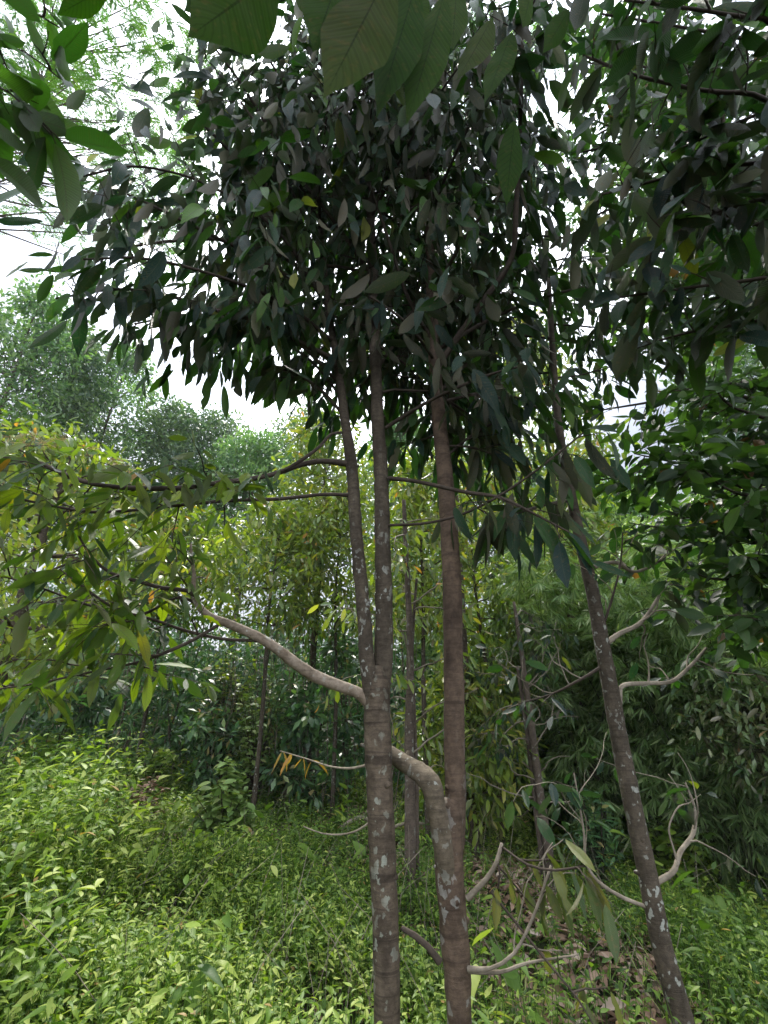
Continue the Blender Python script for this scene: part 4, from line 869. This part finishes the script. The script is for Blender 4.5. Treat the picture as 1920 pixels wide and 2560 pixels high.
# the dark wood behind as one mass
fw = Acc(); fs = Acc(); rg = np.random.default_rng(71)
for (x0, x1, y0, y1, H, n) in ((-20, 3, 12.8, 18, 6.0, 34000), (3, 18, 11.5, 17, 4.5, 24000), (-24, 22, 18, 25, 9.0, 16000)):
    x = rg.uniform(x0, x1, n); y = rg.uniform(y0, y1, n); z = ground(x, y) + rg.random(n) ** .9 * H * (.75 + .25 * np.sin(x * .9) * np.sin(x * .37 + 1))
    dirs = nrm(rg.normal(0, 1, (n, 3)) - UP * .3); L = rg.uniform(.14, .34, n)
    leaves(fw, np.stack([x, y, z], 1), dirs, np.tile(UP, (n, 1)) + rg.normal(0, .5, (n, 3)), L, L * .42, rg, lod=2, kind='broad', curl=.2, fold=.2)
for _ in range(330):
    x = rg.uniform(-20, 15); y = rg.uniform(12.3, 17); z = float(ground(x, y)); h = rg.uniform(2.5, 5.5); l = rg.normal(0, .4, 2)
    tube(fs, [(x, y, z), (x + l[0] * .5 + .1, y, z + h * .5), (x + l[0], y + l[1], z + h)], [.024, .018, .008], step=.8, sides=4)
tag(fw.build('shaded_wood', M['shade'], extra=fs, mat2=M['paletwig']), 'dark tangled wood closing off the far side of the clearing', 'wood', kind='stuff')

# bushy pale shrub in the clearing and others
def shrub(label, xd, yd, d, H, R, leaf, mat, n, seed, cat='shrub', name='shrub', wr=.6, kind='broad', group=None, lod=1):
    b = P(xd, yd, d); t = Tree(name, label, cat, (b[0], d), group, seed); rng = t.rng; lim = Acc()
    for i in range(n):
        az = i * 2.4; f = rng.uniform(.25, 1); e = t.base + np.array((math.cos(az) * R * f * rng.uniform(.4, 1), math.sin(az) * R * f * rng.uniform(.4, 1), H * rng.uniform(.35, 1) * (1.15 - .3 * f)))
        p = np.array([t.base, t.base + (e - t.base) * .5 + (0, 0, .12 * H), e]); tube(lim, p, [.01, .006, .003], step=.1, sides=5)
        m = 18; s = rng.uniform(.45, 1, m); pts = t.base + (e - t.base) * s[:, None] + (0, 0, .1) ; az2 = rng.uniform(0, 6.28, m)
        D = np.stack([np.cos(az2), np.sin(az2), rng.uniform(-.4, .4, m)], 1); L = leaf * rng.uniform(.6, 1.2, m)
        leaves(t.leaf, pts, D, np.tile(UP, (m, 1)) + rng.normal(0, .3, (m, 3)), L, L * wr, rng, lod=lod, kind=kind, curl=.25, fold=.2, rnd=np.clip(rng.normal(.5, .25, m), 0, 1))
    t.leaf.build('foliage', M[mat], t.e, t.base, extra=lim, mat2=M['twig']); return t.e
shrub('bushy pale green shrub standing alone in the clearing', 475, 1860, 6.1, .95, .5, .13, 'pale', 46, 801)
shrub('low leafy shrub at the foot of the dark wood, behind the pale shrub', 300, 1760, 8.7, .9, .8, .12, 'herb', 40, 802)
shrub('rounded shrub beside the left border under the flowering tree', 60, 1800, 6.8, 1.3, .8, .13, 'herb', 50, 803)
shrub('shrub with arching leaves at the foot of the bamboo on the right', 1480, 1960, 7.2, .9, .8, .14, 'herb', 40, 804)
shrub('blue green palm leafed shrub between the brown and speckled trunks', 1290, 1850, 6.6, 1.2, .5, .16, 'shade', 36, 805, wr=.25, kind='lance')
shrub('brownish withering shrub in the left of the clearing', 285, 1830, 7.3, .55, .5, .1, 'litter', 26, 806, wr=.4)
shrub('creamy leaved shrub in front of the dark wood below the pale limb', 560, 1600, 9.4, 2.4, .9, .13, 'pale', 60, 807, wr=.5)
shrub('tall light leaved bush under the thick end of the pale limb', 500, 1450, 9.9, 3.0, 1.0, .13, 'olive', 60, 808, wr=.5)

# fallen branch in the clearing
fb = Acc(); rb_ = np.random.default_rng(91); p0 = P(735, 1790, 7.2); g = lambda x, y: float(ground(x, y))
pts = [np.array((p0[0] + .28 * i, 7.2 + .12 * math.sin(i * 1.7), g(p0[0] + .28 * i, 7.2) + .28 + .07 * math.sin(i * 2.2))) for i in range(6)]
tube(fb, pts, [.03, .012], step=.05, sides=8, rough=.05, rng=rb_)
for k in (1, 2, 3, 4): tube(fb, [pts[k], pts[k] + (.12, .05, .14), pts[k] + (.2, -.02, .33)], [.01, .004], step=.05, sides=5)
o = fb.build('fallen_branch', M['paletwig'], None, pts[0]); tag(o, 'dry fallen branch lying on the undergrowth left of the lichen spotted trunk', 'fallen branch')


# ferns at the left border and dry stems poking through the undergrowth
def fern(label, xd, d, R0, n, mat, seed):
    x = fx(xd, d); t = Tree('fern', label, 'fern', (x, d), 'ferns in the undergrowth', seed); rng = t.rng; lim = Acc()
    for q in range(n):
        az = q * 2.4; dv = nrm(np.array((math.cos(az), math.sin(az), rng.uniform(1.0, 1.9)))); ln = R0 * rng.uniform(.7, 1.15)
        fp = twig_path(t.base.copy(), dv, ln, rng, 2.4, n=7, wob=.05); tube(lim, fp, [.004, .002], step=.1, sides=4)
        s = np.linspace(.18, 1, 26); pts = np.repeat(np.stack([np.interp(s * 7, np.arange(8), fp[:, k]) for k in range(3)], 1), 2, 0)
        dd = np.repeat(nrm(np.stack([np.interp(s * 7, np.arange(8), np.gradient(fp[:, k])) for k in range(3)], 1)), 2, 0)
        sd_ = nrm(np.cross(dd, UP)) * np.tile([1, -1], 26)[:, None]; L = R0 * .2 * np.repeat(np.sin(np.pi * np.clip(s, 0, .96)) * .8 + .2, 2)
        leaves(t.leaf, pts, nrm(sd_ + dd * .35 + rng.normal(0, .06, (52, 3))), np.cross(sd_, dd) * np.tile([1, -1], 26)[:, None] + rng.normal(0, .1, (52, 3)), L, L * .24, rng, lod=1, kind='lance', curl=.15, fold=.1, rnd=np.clip(rng.normal(.5, .2, 52), 0, .95))
    t.leaf.build('fronds', M[mat], t.e, t.base, extra=lim, mat2=M['twig'])
fern('green fern rising from the bushy bank at the left edge', 60, 4.9, 1.25, 13, 'pale', 901)
fern('dry brown fern beside the green fern at the left edge', 10, 5.4, 1.4, 9, 'litter', 902)
fern('small green fern in the clearing left of the lichen spotted trunk', 640, 5.0, .6, 11, 'herb', 903)
ds = Acc(); rd = np.random.default_rng(95)
for _ in range(420):
    y = rd.uniform(3, 9.5); x = rd.uniform(-.9, .9) * y; g0 = float(ground(x, y)); h = rd.uniform(.25, .75); l = rd.normal(0, .25, 2) * h * 1.5
    tube(ds, [(x, y, g0), (x + l[0] * .6, y + l[1] * .6, g0 + h * .6), (x + l[0] * 1.4, y + l[1], g0 + h)], [.003, .0015], step=.2, sides=3)
tag(ds.build('dry_stalks', M['paletwig']), 'thin dry stalks poking up through the undergrowth', 'stalks', kind='stuff')

# ------------------------------------------------------------------ thin humid air
hz = bpy.data.materials.new('humid_air'); hz.use_nodes = True; hn = hz.node_tree; hn.nodes.clear()
ho = hn.nodes.new('ShaderNodeOutputMaterial'); hv = hn.nodes.new('ShaderNodeVolumePrincipled'); hv.inputs['Color'].default_value = (.93, .96, 1, 1)
hv.inputs['Density'].default_value = .0006; hn.links.new(hv.outputs[0], ho.inputs['Volume'])
me = bpy.data.meshes.new('haze'); X0, X1, Y0, Y1, Z0, Z1 = -420, 420, -40, 620, -8, 66
me.from_pydata([(x, y, z) for x in (X0, X1) for y in (Y0, Y1) for z in (Z0, Z1)], [], [(0, 1, 3, 2), (4, 6, 7, 5), (0, 4, 5, 1), (2, 3, 7, 6), (0, 2, 6, 4), (1, 5, 7, 3)])
me.materials.append(hz); ho_ = bpy.data.objects.new('haze', me); S.collection.objects.link(ho_); tag(ho_, 'pale humid haze in the air of the clearing', 'haze', kind='stuff')
